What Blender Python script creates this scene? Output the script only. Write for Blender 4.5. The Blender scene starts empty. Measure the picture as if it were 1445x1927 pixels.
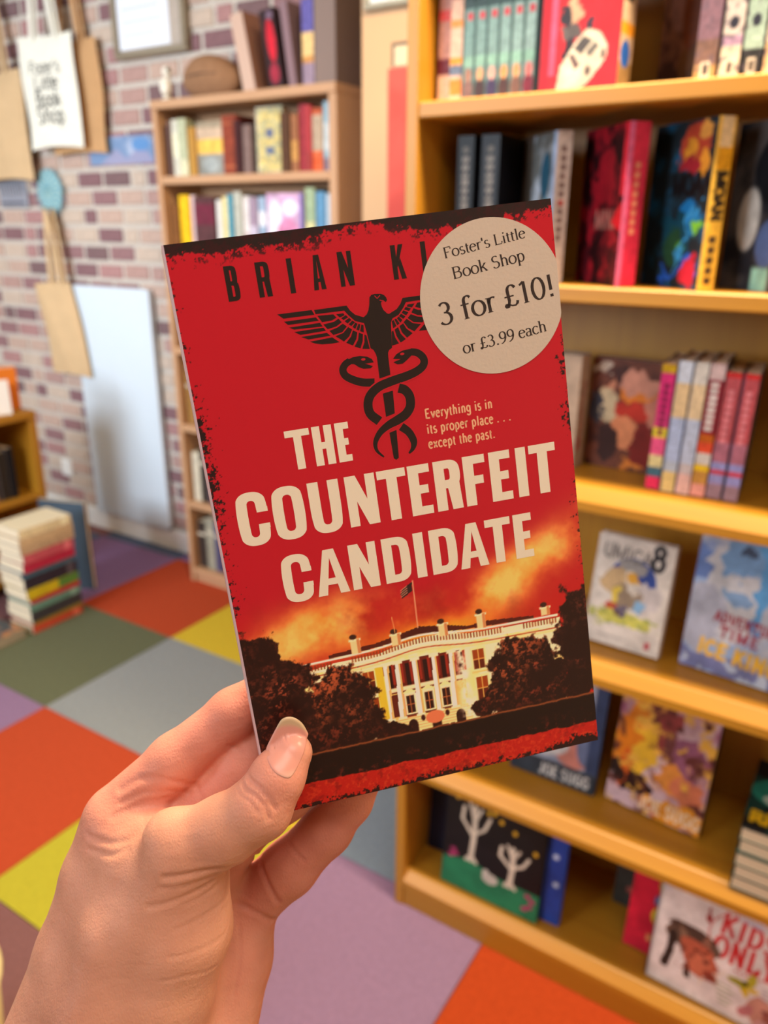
import bpy, math, random
import numpy as np
from mathutils import Vector, Matrix, Euler

# ------------------------------------------------------------------ camera, world, light, exposure
scn = bpy.context.scene
COL = scn.collection
random.seed(7)
RNG = np.random.RandomState(11)

cam_d = bpy.data.cameras.new('camera')
cam_o = bpy.data.objects.new('camera', cam_d)
COL.objects.link(cam_o)
CR = Vector((0.84351893, 0.53705942, 0.00655782))
CU = Vector((-0.19006057, 0.2870497, 0.93887137))
CF = Vector((-0.50234729, 0.79320215, -0.34420568))
m = Matrix((CR, CU, -CF)).transposed().to_4x4()
m.translation = Vector((0, 0, 1.39))
cam_o.matrix_world = m
cam_d.sensor_fit = 'VERTICAL'
cam_d.sensor_height = 36.0
cam_d.sensor_width = 36.0
cam_d.lens = 1474.27 / 1927 * 36.0
cam_d.clip_start = 0.01
cam_d.dof.use_dof = True
cam_d.dof.focus_distance = 0.268
cam_d.dof.aperture_fstop = 10.0
cam_d.dof.aperture_blades = 0
scn.camera = cam_o

scn.view_settings.view_transform = 'Standard'
scn.view_settings.look = 'None'
scn.view_settings.gamma = 1.0
scn.view_settings.use_curve_mapping = False
scn.view_settings.exposure = 0.0

w = bpy.data.worlds.new('daylight')
scn.world = w
w.use_nodes = True
w.node_tree.nodes['Background'].inputs[0].default_value = (0.80, 0.90, 1.0, 1)
w.node_tree.nodes['Background'].inputs[1].default_value = 0.5


def area(name, loc, target, sx, sy, power, col):
    l = bpy.data.lights.new(name, 'AREA')
    l.shape = 'RECTANGLE'
    l.size, l.size_y = sx, sy
    l.energy = power
    l.color = col
    o = bpy.data.objects.new(name, l)
    COL.objects.link(o)
    o.location = loc
    d = Vector(target) - Vector(loc)
    o.rotation_euler = d.to_track_quat('-Z', 'Y').to_euler()
    return o


# daylight through the shop window in the front left corner, aimed down the brick wall side of the room
area('window_daylight', (-2.45, -2.0, 1.95), (-2.72, 2.28, 1.25), 2.0, 1.1, 60, (0.80, 0.91, 1.0)).data.spread = 1.6
# warm ceiling strip close above the tall bookcase's front, and an added unseen fill panel to light the held cover
area('ceiling_light_warm', (-.1, 0.97, 2.46), (-.1, 0.985, 0), 1.5, 0.16, 84, (1.0, 0.80, 0.51))
area('cover_fill_light', (0.25, -0.22, 2.46), (0.2, -0.1, 0), 0.9, 0.5, 12.3, (1.0, 0.91, 0.83))

# ------------------------------------------------------------------ helpers


def lin(c):
    c = np.asarray(c, float) / 255.0
    return np.where(c <= 0.04045, c / 12.92, ((c + 0.055) / 1.055) ** 2.4)


def L4(c):
    r = lin(c)
    return (float(r[0]), float(r[1]), float(r[2]), 1.0)


def new_mat(name):
    mt = bpy.data.materials.new(name)
    mt.use_nodes = True
    nt = mt.node_tree
    return mt, nt, nt.nodes['Principled BSDF']


def node(nt, typ, **kw):
    n = nt.nodes.new(typ)
    for k, v in kw.items():
        if hasattr(n, k):
            setattr(n, k, v)
        else:
            n.inputs[k.replace('_', ' ')].default_value = v
    return n


def mat(name, c, rough=0.6, var=0.06, scale=30.0, bump=0.0, bscale=200.0, spec=0.4, stretch=None):
    """plain colour with slow procedural variation and optional fine relief"""
    mt, nt, b = new_mat(name)
    tc = node(nt, 'ShaderNodeTexCoord')
    src = tc.outputs['Object']
    if stretch:
        mp = node(nt, 'ShaderNodeMapping')
        mp.inputs['Scale'].default_value = stretch
        nt.links.new(src, mp.inputs[0])
        src = mp.outputs[0]
    nz = node(nt, 'ShaderNodeTexNoise')
    nz.inputs['Scale'].default_value = scale
    nz.inputs['Detail'].default_value = 4
    nt.links.new(src, nz.inputs['Vector'])
    mx = node(nt, 'ShaderNodeMixRGB')
    a = np.array(L4(c)[:3])
    mx.inputs[1].default_value = (*(a * (1 - var * 2)), 1)
    mx.inputs[2].default_value = (*np.minimum(a * (1 + var * 2), 1), 1)
    nt.links.new(nz.outputs['Fac'], mx.inputs[0])
    nt.links.new(mx.outputs[0], b.inputs['Base Color'])
    b.inputs['Roughness'].default_value = rough
    b.inputs['Specular IOR Level'].default_value = spec
    if bump:
        n2 = node(nt, 'ShaderNodeTexNoise')
        n2.inputs['Scale'].default_value = bscale
        n2.inputs['Detail'].default_value = 3
        nt.links.new(src, n2.inputs['Vector'])
        bp = node(nt, 'ShaderNodeBump')
        bp.inputs['Strength'].default_value = bump
        bp.inputs['Distance'].default_value = 0.003
        nt.links.new(n2.outputs['Fac'], bp.inputs['Height'])
        nt.links.new(bp.outputs[0], b.inputs['Normal'])
    return mt


def wood(name, c1, c2, rough=0.42, axis=0):
    mt, nt, b = new_mat(name)
    tc = node(nt, 'ShaderNodeTexCoord')
    mp = node(nt, 'ShaderNodeMapping')
    s = [60.0, 60.0, 60.0]
    s[axis] = 3.0
    mp.inputs['Scale'].default_value = s
    nt.links.new(tc.outputs['Object'], mp.inputs[0])
    nz = node(nt, 'ShaderNodeTexNoise')
    nz.inputs['Scale'].default_value = 1.0
    nz.inputs['Detail'].default_value = 5
    nt.links.new(mp.outputs[0], nz.inputs['Vector'])
    mx = node(nt, 'ShaderNodeMixRGB')
    mx.inputs[1].default_value = L4(c1)
    mx.inputs[2].default_value = L4(c2)
    nt.links.new(nz.outputs['Fac'], mx.inputs[0])
    nt.links.new(mx.outputs[0], b.inputs['Base Color'])
    b.inputs['Roughness'].default_value = rough
    return mt


def paint_mat(name, rough=0.4, spec=0.4, bump=0.0):
    """flat print: colour comes from the mesh's own printed colours"""
    mt, nt, b = new_mat(name)
    at = node(nt, 'ShaderNodeVertexColor')
    at.layer_name = 'print'
    nt.links.new(at.outputs[0], b.inputs['Base Color'])
    b.inputs['Roughness'].default_value = rough
    b.inputs['Specular IOR Level'].default_value = spec
    if bump:
        nz = node(nt, 'ShaderNodeTexNoise')
        nz.inputs['Scale'].default_value = 900
        tc = node(nt, 'ShaderNodeTexCoord')
        nt.links.new(tc.outputs['Object'], nz.inputs['Vector'])
        bp = node(nt, 'ShaderNodeBump')
        bp.inputs['Strength'].default_value = bump
        bp.inputs['Distance'].default_value = 0.0005
        nt.links.new(nz.outputs['Fac'], bp.inputs['Height'])
        nt.links.new(bp.outputs[0], b.inputs['Normal'])
    return mt


class MB:
    """collects geometry for one mesh object"""

    def __init__(s):
        s.v, s.f, s.c, s.mi = [], [], [], []

    def add(s, vs, fs, col=None, mi=0):
        o = len(s.v)
        s.v.extend([tuple(p) for p in vs])
        s.f.extend([tuple(i + o for i in q) for q in fs])
        s.mi.extend([mi] * len(fs))
        if col is None:
            col = (0.5, 0.5, 0.5)
        col = np.asarray(col, float)
        if col.ndim == 1:
            s.c.extend([tuple(col[:3])] * len(vs))
        else:
            s.c.extend([tuple(x) for x in col[:, :3]])
        return s

    def box(s, x0, x1, y0, y1, z0, z1, col=None, mi=0, bev=0.0):
        if bev <= 0:
            vs = [(x0, y0, z0), (x1, y0, z0), (x1, y1, z0), (x0, y1, z0), (x0, y0, z1), (x1, y0, z1), (x1, y1, z1), (x0, y1, z1)]
            fs = [(3, 2, 1, 0), (4, 5, 6, 7), (0, 1, 5, 4), (1, 2, 6, 5), (2, 3, 7, 6), (3, 0, 4, 7)]
            return s.add(vs, fs, col, mi)
        b = bev
        vs, idx = [], {}
        for iz, z in enumerate((z0, z1)):
            for iy, y in enumerate((y0, y1)):
                for ix, x in enumerate((x0, x1)):
                    sx, sy, sz = (b if ix == 0 else -b), (b if iy == 0 else -b), (b if iz == 0 else -b)
                    k = (ix, iy, iz)
                    idx[k + ('x',)] = len(vs); vs.append((x, y + sy, z + sz))
                    idx[k + ('y',)] = len(vs); vs.append((x + sx, y, z + sz))
                    idx[k + ('z',)] = len(vs); vs.append((x + sx, y + sy, z))
        fs = []
        cen = Vector(((x0 + x1) / 2, (y0 + y1) / 2, (z0 + z1) / 2))

        def put(q):
            p = [Vector(vs[i]) for i in q]
            n = (p[1] - p[0]).cross(p[2] - p[0])
            c = sum(p, Vector()) / len(p)
            fs.append(tuple(q) if n.dot(c - cen) > 0 else tuple(reversed(q)))
        for i in (0, 1):
            put([idx[(i, 0, 0, 'x')], idx[(i, 1, 0, 'x')], idx[(i, 1, 1, 'x')], idx[(i, 0, 1, 'x')]])
            put([idx[(0, i, 0, 'y')], idx[(1, i, 0, 'y')], idx[(1, i, 1, 'y')], idx[(0, i, 1, 'y')]])
            put([idx[(0, 0, i, 'z')], idx[(1, 0, i, 'z')], idx[(1, 1, i, 'z')], idx[(0, 1, i, 'z')]])
            for j in (0, 1):
                put([idx[(0, i, j, 'y')], idx[(1, i, j, 'y')], idx[(1, i, j, 'z')], idx[(0, i, j, 'z')]])
                put([idx[(i, 0, j, 'x')], idx[(i, 1, j, 'x')], idx[(i, 1, j, 'z')], idx[(i, 0, j, 'z')]])
                put([idx[(i, j, 0, 'x')], idx[(i, j, 1, 'x')], idx[(i, j, 1, 'y')], idx[(i, j, 0, 'y')]])
                for k in (0, 1):
                    put([idx[(i, j, k, 'x')], idx[(i, j, k, 'y')], idx[(i, j, k, 'z')]])
        return s.add(vs, fs, col, mi)

    def grid(s, o, ux, uy, img, mi=0):
        """img (ny,nx,3) linear colours, row 0 at o, laid on a grid spanned by ux, uy"""
        ny, nx = img.shape[:2]
        a = np.linspace(0, 1, nx)[None, :, None]
        b = np.linspace(0, 1, ny)[:, None, None]
        P = np.asarray(o)[None, None] + a * np.asarray(ux)[None, None] + b * np.asarray(uy)[None, None]
        P = P.reshape(-1, 3)
        i = np.arange((ny - 1) * nx).reshape(ny - 1, nx)[:, :-1].ravel()
        F = np.stack([i, i + 1, i + nx + 1, i + nx], 1)
        return s.add(P.tolist(), F.tolist(), img.reshape(-1, 3), mi)

    def tube(s, pts, r, n=8, col=None, mi=0, flat=1.0, caps=True):
        pts = [Vector(p) for p in pts]
        rs = r if isinstance(r, (list, tuple)) else [r] * len(pts)
        vs, fs = [], []
        up = None
        for i, p in enumerate(pts):
            t = (pts[min(i + 1, len(pts) - 1)] - pts[max(i - 1, 0)]).normalized()
            if up is None:
                up = Vector((0, 0, 1)) if abs(t.z) < 0.9 else Vector((1, 0, 0))
            a = t.cross(up).normalized()
            bb = a.cross(t).normalized()
            up = bb
            for k in range(n):
                th = 2 * math.pi * k / n
                vs.append(p + a * math.cos(th) * rs[i] + bb * math.sin(th) * rs[i] * flat)
        for i in range(len(pts) - 1):
            for k in range(n):
                fs.append((i * n + k, i * n + (k + 1) % n, (i + 1) * n + (k + 1) % n, (i + 1) * n + k))
        if caps:
            fs.append(tuple(reversed(range(n))))
            fs.append(tuple((len(pts) - 1) * n + k for k in range(n)))
        return s.add(vs, fs, col, mi)

    def build(s, name, mats, parent=None, smooth=False, loc=None, coll=True):
        me = bpy.data.meshes.new(name)
        me.from_pydata(s.v, [], s.f)
        if not isinstance(mats, (list, tuple)):
            mats = [mats]
        for q in mats:
            me.materials.append(q)
        if len(mats) > 1:
            me.polygons.foreach_set('material_index', np.array(s.mi, dtype=np.int32))
        ca = me.color_attributes.new('print', 'FLOAT_COLOR', 'POINT')
        c = np.ones((len(s.v), 4), dtype=np.float32)
        c[:, :3] = np.array(s.c, dtype=np.float32)
        ca.data.foreach_set('color', c.ravel())
        if smooth:
            me.polygons.foreach_set('use_smooth', np.ones(len(s.f), dtype=bool))
        me.update()
        o = bpy.data.objects.new(name, me)
        COL.objects.link(o)
        if parent is not None:
            o.parent = parent
        if loc is not None:
            o.location = loc
        return o


def tag(o, label, cat=None, group=None, kind=None):
    o['label'] = label
    if cat:
        o['category'] = cat
    if group:
        o['group'] = group
    if kind:
        o['kind'] = kind
    return o


def thing(name, label, cat, loc=(0, 0, 0), rot=(0, 0, 0), group=None):
    o = bpy.data.objects.new(name, None)
    o.empty_display_size = 0.05
    COL.objects.link(o)
    o.location = loc
    o.rotation_euler = rot
    return tag(o, label, cat, group)


def struct(o, label):
    o['kind'] = 'structure'
    o['label'] = label
    return o


# ------------------------------------------------------------------ lettering: stroke skeletons on an em square
def arc(cx, cy, rx, ry, a0, a1, n=9):
    return [(cx + rx * math.cos(math.radians(a0 + (a1 - a0) * i / n)), cy + ry * math.sin(math.radians(a0 + (a1 - a0) * i / n))) for i in range(n + 1)]


def _glyphs():
    G = {}
    C, X = .66, .45
    G[' '] = (.25, [], [])
    G['A'] = (.66, [[(.06, 0), (.33, C)], [(.33, C), (.60, 0)], [(.16, .22), (.50, .22)]], [(.06, 0), (.60, 0)])
    G['B'] = (.62, [[(.13, 0), (.13, C)], [(.13, C - .02), (.32, C - .02)] + arc(.32, .50, .16, .14, 90, -90) + [(.13, .36)], [(.13, .355), (.35, .355)] + arc(.35, .19, .18, .17, 90, -90) + [(.13, .02)]], [(.13, 0), (.13, C)])
    G['C'] = (.62, [arc(.34, .33, .26, .33, 45, 315, 16)], [])
    G['D'] = (.66, [[(.13, 0), (.13, C)], [(.13, C - .02), (.28, C - .02)] + arc(.28, .33, .29, .31, 90, -90, 12) + [(.13, .02)]], [(.13, 0), (.13, C)])
    G['E'] = (.57, [[(.13, 0), (.13, C)], [(.13, C - .02), (.50, C - .02)], [(.13, .34), (.42, .34)], [(.13, .02), (.52, .02)]], [(.13, 0), (.13, C)])
    G['F'] = (.54, [[(.13, 0), (.13, C)], [(.10, C - .02), (.48, C - .02), (.49, C - .15)], [(.13, .34), (.38, .34)]], [(.13, 0), (.13, C)])
    G['G'] = (.68, [arc(.35, .33, .27, .33, 45, 330, 16) + [(.59, .30)], [(.40, .30), (.60, .30)]], [])
    G['H'] = (.68, [[(.13, 0), (.13, C)], [(.55, 0), (.55, C)], [(.13, .34), (.55, .34)]], [(.13, 0), (.13, C), (.55, 0), (.55, C)])
    G['I'] = (.30, [[(.15, 0), (.15, C)]], [(.15, 0), (.15, C)])
    G['J'] = (.42, [[(.28, C), (.28, .14)] + arc(.16, .14, .12, .14, 0, -160)], [(.28, C)])
    G['K'] = (.66, [[(.13, 0), (.13, C)], [(.54, C), (.16, .30)], [(.25, .40), (.58, 0)]], [(.13, 0), (.13, C), (.58, 0), (.52, C)])
    G['L'] = (.56, [[(.13, 0), (.13, C)], [(.10, .02), (.50, .02), (.53, .16)]], [(.13, 0), (.13, C)])
    G['M'] = (.82, [[(.12, 0), (.12, C)], [(.12, C), (.41, .05)], [(.41, .05), (.70, C)], [(.70, C), (.70, 0)]], [(.12, 0), (.70, 0)])
    G['N'] = (.70, [[(.13, 0), (.13, C)], [(.13, C), (.56, 0)], [(.56, 0), (.56, C)]], [(.13, 0), (.56, C)])
    G['O'] = (.70, [arc(.35, .33, .28, .33, 90, 450, 22)], [])
    G['P'] = (.56, [[(.13, 0), (.13, C)], [(.13, C - .02), (.32, C - .02)] + arc(.32, .48, .18, .16, 90, -90) + [(.13, .32)]], [(.13, 0), (.13, C)])
    G['R'] = (.64, [[(.13, 0), (.13, C)], [(.13, C - .02), (.32, C - .02)] + arc(.32, .48, .17, .16, 90, -90) + [(.13, .32)], [(.30, .32), (.58, 0)]], [(.13, 0), (.13, C), (.58, 0)])
    G['S'] = (.54, [arc(.27, .50, .17, .16, 40, 250, 11) + arc(.27, .175, .19, .175, 75, -150, 12)], [])
    G['T'] = (.60, [[(.30, 0), (.30, C)], [(.05, .52), (.06, C - .02), (.54, C - .02), (.55, .52)]], [(.30, 0)])
    G['U'] = (.68, [[(.13, C), (.13, .22)] + arc(.34, .22, .21, .22, 180, 360) + [(.55, C)]], [(.13, C), (.55, C)])
    G['V'] = (.64, [[(.05, C), (.32, 0)], [(.32, 0), (.59, C)]], [(.05, C), (.59, C)])
    G['Y'] = (.62, [[(.05, C), (.31, .30)], [(.31, .30), (.57, C)], [(.31, .30), (.31, 0)]], [(.31, 0), (.05, C), (.57, C)])
    G['a'] = (.44, [arc(.20, .34, .13, .11, 160, 0, 8) + [(.33, .07)] + arc(.40, .07, .07, .06, 180, 290, 5), [(.33, .26)] + arc(.19, .125, .13, .125, 80, 330, 11) + [(.33, .10)]], [])
    G['c'] = (.43, [arc(.24, .225, .19, .225, 40, 318, 13)], [])
    G['e'] = (.44, [[(.05, .27), (.40, .27)] + arc(.225, .225, .185, .225, 12, 318, 15)], [])
    G['f'] = (.33, [[(.14, 0), (.14, .50)] + arc(.26, .53, .12, .15, 180, 35, 7), [(.02, .44), (.29, .44)]], [(.14, 0)])
    G['g'] = (.48, [arc(.22, .25, .17, .20, 0, 360, 14), [(.39, .45), (.39, -.06)] + arc(.22, -.06, .17, .15, 0, -160, 8)], [])
    G['h'] = (.50, [[(.11, 0), (.11, .68)], [(.11, .32)] + arc(.25, .30, .14, .15, 150, 0, 8) + [(.39, 0)]], [(.11, 0), (.39, 0), (.10, .68, .5)])
    G['i'] = (.26, [[(.13, 0), (.13, X)], [(.13, .58), (.13, .66)]], [(.13, 0), (.12, X, .5)])
    G['k'] = (.50, [[(.11, 0), (.11, .68)], [(.40, X), (.13, .19)], [(.22, .28), (.45, 0)]], [(.11, 0), (.43, 0), (.38, X), (.10, .68, .5)])
    G['l'] = (.26, [[(.13, 0), (.13, .68)]], [(.13, 0), (.12, .68, .5)])
    G['n'] = (.50, [[(.11, 0), (.11, X)], [(.11, .32)] + arc(.25, .30, .14, .15, 150, 0, 8) + [(.39, 0)]], [(.11, 0), (.39, 0), (.10, X, .5)])
    G['o'] = (.49, [arc(.245, .225, .20, .225, 90, 450, 18)], [])
    G['p'] = (.50, [[(.11, -.21), (.11, X)], arc(.26, .225, .17, .225, 150, -150, 14)], [(.11, -.21), (.10, X, .5)])
    G['r'] = (.34, [[(.11, 0), (.11, X)], [(.11, .27)] + arc(.25, .30, .13, .14, 160, 55, 6)], [(.11, 0), (.10, X, .5)])
    G['s'] = (.38, [arc(.19, .34, .12, .11, 40, 255, 9) + arc(.19, .115, .14, .115, 75, -150, 10)], [])
    G['t'] = (.29, [[(.13, .56), (.13, .09)] + arc(.20, .08, .07, .07, 180, 310, 5), [(.03, .43), (.26, .43)]], [])
    G['u'] = (.50, [[(.11, .45), (.11, .16)] + arc(.25, .16, .14, .15, 180, 330, 8), [(.39, .45), (.39, 0)]], [(.10, .45, .5)])
    G['d'] = (.50, [[(.39, 0), (.39, .68)], arc(.24, .225, .17, .225, 30, 330, 14)], [])
    G['v'] = (.46, [[(.04, X), (.23, 0)], [(.23, 0), (.42, X)]], [(.06, X), (.40, X)])
    G['x'] = (.46, [[(.05, X), (.41, 0)], [(.41, X), (.05, 0)]], [])
    G['y'] = (.46, [[(.04, X), (.24, .02)], [(.42, X), (.18, -.14), (.10, -.20), (.04, -.19)]], [])
    G["'"] = (.18, [[(.09, .66), (.09, .47)]], [])
    G['.'] = (.25, [[(.12, -.015), (.12, .07)]], [])
    G['!'] = (.33, [[(.16, .66), (.16, .19)], [(.16, -.015), (.16, .07)]], [])
    G['0'] = (.50, [arc(.25, .33, .19, .33, 90, 450, 20)], [])
    G['1'] = (.44, [[(.24, 0), (.24, C)], [(.24, C), (.10, .57)]], [(.24, 0)])
    G['3'] = (.50, [arc(.23, .51, .15, .15, 150, -70, 10), [(.20, .36)] + arc(.22, .18, .19, .18, 75, -150, 12)], [])
    G['8'] = (.50, [arc(.25, .50, .15, .15, 90, 450, 14), arc(.25, .18, .19, .18, 90, 450, 16)], [])
    G['9'] = (.50, [arc(.25, .46, .18, .20, 0, 360, 16), [(.43, .46), (.42, .30), (.34, .12), (.22, .02), (.10, -.01)]], [])
    G['\u00a3'] = (.50, [arc(.31, .50, .13, .15, 20, 180, 8) + [(.18, .40), (.19, .20), (.16, .09), (.09, .05)], [(.05, .32), (.36, .32)], [(.09, .05), (.16, .08), (.26, .03), (.37, .02), (.44, .08), (.46, .15)], arc(.10, .05, .05, .05, 0, 360, 8)], [])
    return G


GL = _glyphs()


def text_width(t, size, cond=1.0, track=0.0):
    return sum(GL[ch][0] * size * cond + track for ch in t) - track


def text_strokes(t, x, y, size, cond=1.0, track=0.0, ang=0.0):
    """list of (points, is_serif) in page units"""
    ca, sa = math.cos(math.radians(ang)), math.sin(math.radians(ang))
    out, pen = [], 0.0
    for ch in t:
        adv, st, se = GL[ch]
        for s in st:
            out.append(([(x + (pen + px * size * cond) * ca - py * size * sa, y + (pen + px * size * cond) * sa + py * size * ca) for px, py in s], False))
        for q in se:
            k = q[2] if len(q) > 2 else 1.0
            a, b = q[0] - .085, q[0] + (.085 if k == 1.0 else .0)
            yy = q[1] + (.012 if q[1] < .2 else -.012)
            out.append(([(x + (pen + px * size * cond) * ca - yy * size * sa, y + (pen + px * size * cond) * sa + yy * size * ca) for px in (a, b)], True))
        pen += adv * size * cond + track
    return out


def ribbon(mb, pts, wf, z, col, to3):
    """flat strip along pts; wf(i, direction) gives the half width"""
    P = [Vector((p[0], p[1])) for p in pts]
    vs = []
    n = len(P)
    closed = (P[0] - P[-1]).length < 1e-6 and n > 3
    for i in range(n):
        if closed and i in (0, n - 1):
            t = (P[1] - P[-2]).normalized()
        else:
            t = (P[min(i + 1, n - 1)] - P[max(i - 1, 0)]).normalized()
        nn = Vector((-t.y, t.x))
        h = wf(i, t)
        vs += [to3(P[i] + nn * h, z), to3(P[i] - nn * h, z)]
    fs = [(2 * i, 2 * i + 1, 2 * i + 3, 2 * i + 2) for i in range(n - 1)]
    mb.add(vs, [tuple(reversed(q)) for q in fs], col)


def put_text(mb, t, x, y, size, col, to3, z, thick=.045, thin=None, cond=1.0, track=0.0, ang=0.0, serif=False):
    for k_, (pts, is_s) in enumerate(text_strokes(t, x, y, size, cond, track, ang)):
        z = z + (k_ % 5 - 2) * .002
        if is_s:
            if serif:
                ribbon(mb, pts, lambda i, d: thin * size * .55, z, col, to3)
            continue
        if thin is None:
            ribbon(mb, pts, lambda i, d: thick * size, z, col, to3)
        else:
            ca, sa = math.cos(math.radians(ang)), math.sin(math.radians(ang))
            ribbon(mb, pts, lambda i, d: size * (thin + (thick - thin) * abs(-d.x * sa + d.y * ca) ** 1.6), z, col, to3)


# ------------------------------------------------------------------ a small painter for flat print
def fbm(ny, nx, cells, rng, octv=5, gain=0.55):
    out = np.zeros((ny, nx))
    amp, tot = 1.0, 0.0
    for o in range(octv):
        cx_, cy_ = max(2, int(cells * 2 ** o)), max(2, int(cells * 2 ** o * ny / nx))
        g = rng.rand(cy_ + 2, cx_ + 2)
        yy = np.linspace(0, cy_, ny)
        xx = np.linspace(0, cx_, nx)
        y0, x0 = np.minimum(yy.astype(int), cy_), np.minimum(xx.astype(int), cx_)
        fy, fx = yy - y0, xx - x0
        fy, fx = fy * fy * (3 - 2 * fy), fx * fx * (3 - 2 * fx)
        a = g[y0][:, x0] * (1 - fx) + g[y0][:, x0 + 1] * fx
        b = g[y0 + 1][:, x0] * (1 - fx) + g[y0 + 1][:, x0 + 1] * fx
        out += amp * (a * (1 - fy)[:, None] + b * fy[:, None])
        tot += amp
        amp *= gain
    return out / tot


class Cv:
    """canvas in millimetres, y up"""

    def __init__(s, w, h, cell, base, seed=1):
        s.w, s.h, s.cell = w, h, cell
        s.nx, s.ny = max(2, int(round(w / cell)) + 1), max(2, int(round(h / cell)) + 1)
        s.X, s.Y = np.meshgrid(np.linspace(0, w, s.nx), np.linspace(0, h, s.ny))
        s.im = np.zeros((s.ny, s.nx, 3))
        s.im[:] = base
        s.rng = np.random.RandomState(seed)

    def put(s, a, col):
        a = np.clip(a, 0, 1)[..., None]
        s.im = s.im * (1 - a) + np.asarray(col, float) * a
        return s

    def soft(s, d, k=1.0):
        return np.clip(.5 - d / (s.cell * k), 0, 1)

    def rect(s, x0, y0, x1, y1, col, k=1.0):
        d = np.maximum(np.maximum(x0 - s.X, s.X - x1), np.maximum(y0 - s.Y, s.Y - y1))
        return s.put(s.soft(d, k), col)

    def ell(s, cx, cy, rx, ry, col, ang=0.0, k=1.0):
        c, n = math.cos(math.radians(ang)), math.sin(math.radians(ang))
        x, y = (s.X - cx) * c + (s.Y - cy) * n, -(s.X - cx) * n + (s.Y - cy) * c
        d = (np.sqrt((x / rx) ** 2 + (y / ry) ** 2) - 1) * min(rx, ry)
        return s.put(s.soft(d, k), col)

    def seg(s, pts, wd, col, k=1.0):
        best = np.full(s.X.shape, 1e9)
        for (x0, y0), (x1, y1) in zip(pts[:-1], pts[1:]):
            dx, dy = x1 - x0, y1 - y0
            t = np.clip(((s.X - x0) * dx + (s.Y - y0) * dy) / (dx * dx + dy * dy + 1e-12), 0, 1)
            best = np.minimum(best, np.hypot(s.X - x0 - t * dx, s.Y - y0 - t * dy))
        return s.put(s.soft(best - wd / 2, k), col)

    def poly(s, pts, col):
        ins = np.zeros(s.X.shape, bool)
        n = len(pts)
        for i in range(n):
            (x0, y0), (x1, y1) = pts[i], pts[(i + 1) % n]
            if y0 == y1:
                continue
            c = ((s.Y < y0) != (s.Y < y1)) & (s.X < (x1 - x0) * (s.Y - y0) / (y1 - y0) + x0)
            ins ^= c
        return s.put(ins.astype(float), col)

    def text(s, t, x, y, size, col, wd=.1, cond=1.0, ang=0.0, center=False, track=0.0):
        if center:
            x -= text_width(t, size, cond, track) / 2 * math.cos(math.radians(ang))
        for pts, is_s in text_strokes(t, x, y, size, cond, track, ang):
            if not is_s:
                s.seg(pts, wd * size, col)
        return s

    def noise(s, cells, col, lo, hi, mask=None, octv=5, gain=.55):
        n = fbm(s.ny, s.nx, cells, s.rng, octv, gain)
        a = np.clip((n - lo) / (hi - lo), 0, 1)
        if mask is not None:
            a = a * mask
        return s.put(a, col)

    def warp(s, amp=0.0, cells=6):
        """bend the drawing grid so that painted shapes get uneven, hand-drawn outlines"""
        if not hasattr(s, 'X0'):
            s.X0, s.Y0 = s.X, s.Y
        s.X, s.Y = s.X0, s.Y0
        if amp:
            s.X = s.X0 + amp * 2 * (fbm(s.ny, s.nx, cells, s.rng, 4, .6) - .5)
            s.Y = s.Y0 + amp * 2 * (fbm(s.ny, s.nx, cells, s.rng, 4, .6) - .5)
        return s

    def mottle(s, amp=.22, cells=5):
        n = fbm(s.ny, s.nx, cells, s.rng, 5, .7)
        s.im = np.clip(s.im * (1 + amp * 2 * (n - .5)[..., None]), 0, 255)
        return s

    def lin(s):
        return lin(s.im)

# ------------------------------------------------------------------ materials
M_FLOOR = mat('subfloor', (90, 85, 80), .9)
M_MORTAR = mat('mortar', (194, 184, 174), .95, .05, 40, .5, 300)
M_PLASTER = mat('painted_plaster', (214, 203, 188), .9, .03, 6)
M_CEIL = mat('ceiling_paint', (232, 228, 220), .95, .02, 5)
M_WHITE = mat('white_gloss_paint', (232, 230, 226), .35, .02, 8)
M_PANEL = mat('white_enamel', (206, 218, 230), .3, .01, 3)
M_CREAM = mat('cream_paint', (198, 162, 126), .7, .03, 5)
M_OAK = wood('oak_veneer', (164, 108, 26), (190, 136, 38), .42, 0)
M_OAKV = wood('oak_veneer_upright', (164, 108, 26), (190, 136, 38), .42, 2)
M_BEECH = wood('aged_beech', (172, 128, 92), (198, 156, 120), .5, 0)
M_BEECHV = wood('aged_beech_upright', (172, 128, 92), (198, 156, 120), .5, 2)
M_PAGES = mat('page_paper', (226, 208, 178), .9, .05, 12, .3, 900, stretch=(1, 400, 1))
M_PRINT = paint_mat('printed_cover', .6, .15)
M_GLOSSP = paint_mat('gloss_cover', .42, .2)
M_METAL = mat('grey_metal', (150, 150, 152), .3)
M_METAL.node_tree.nodes['Principled BSDF'].inputs['Metallic'].default_value = .8
BRICKC = [(128, 94, 98), (142, 106, 108), (166, 124, 122), (172, 138, 130), (186, 158, 144), (192, 172, 156), (118, 92, 94)]
M_BRICK = [mat('brick_face', c, .95, .14, 60, .6, 220) for c in BRICKC]
TILEC = dict(green=(104, 108, 84), grey=(146, 152, 156), orange=(186, 76, 46), yellow=(214, 186, 58), lav=(146, 118, 152), blue=(128, 144, 164),
             wine=(132, 92, 92), olive=(184, 176, 56), ored=(176, 68, 32), dkblue=(92, 104, 132), dklav=(140, 110, 152))
M_TILE = {k: mat('carpet_' + k, c, 1.0, .10, 90, .8, 700, spec=.05) for k, c in TILEC.items()}

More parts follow.
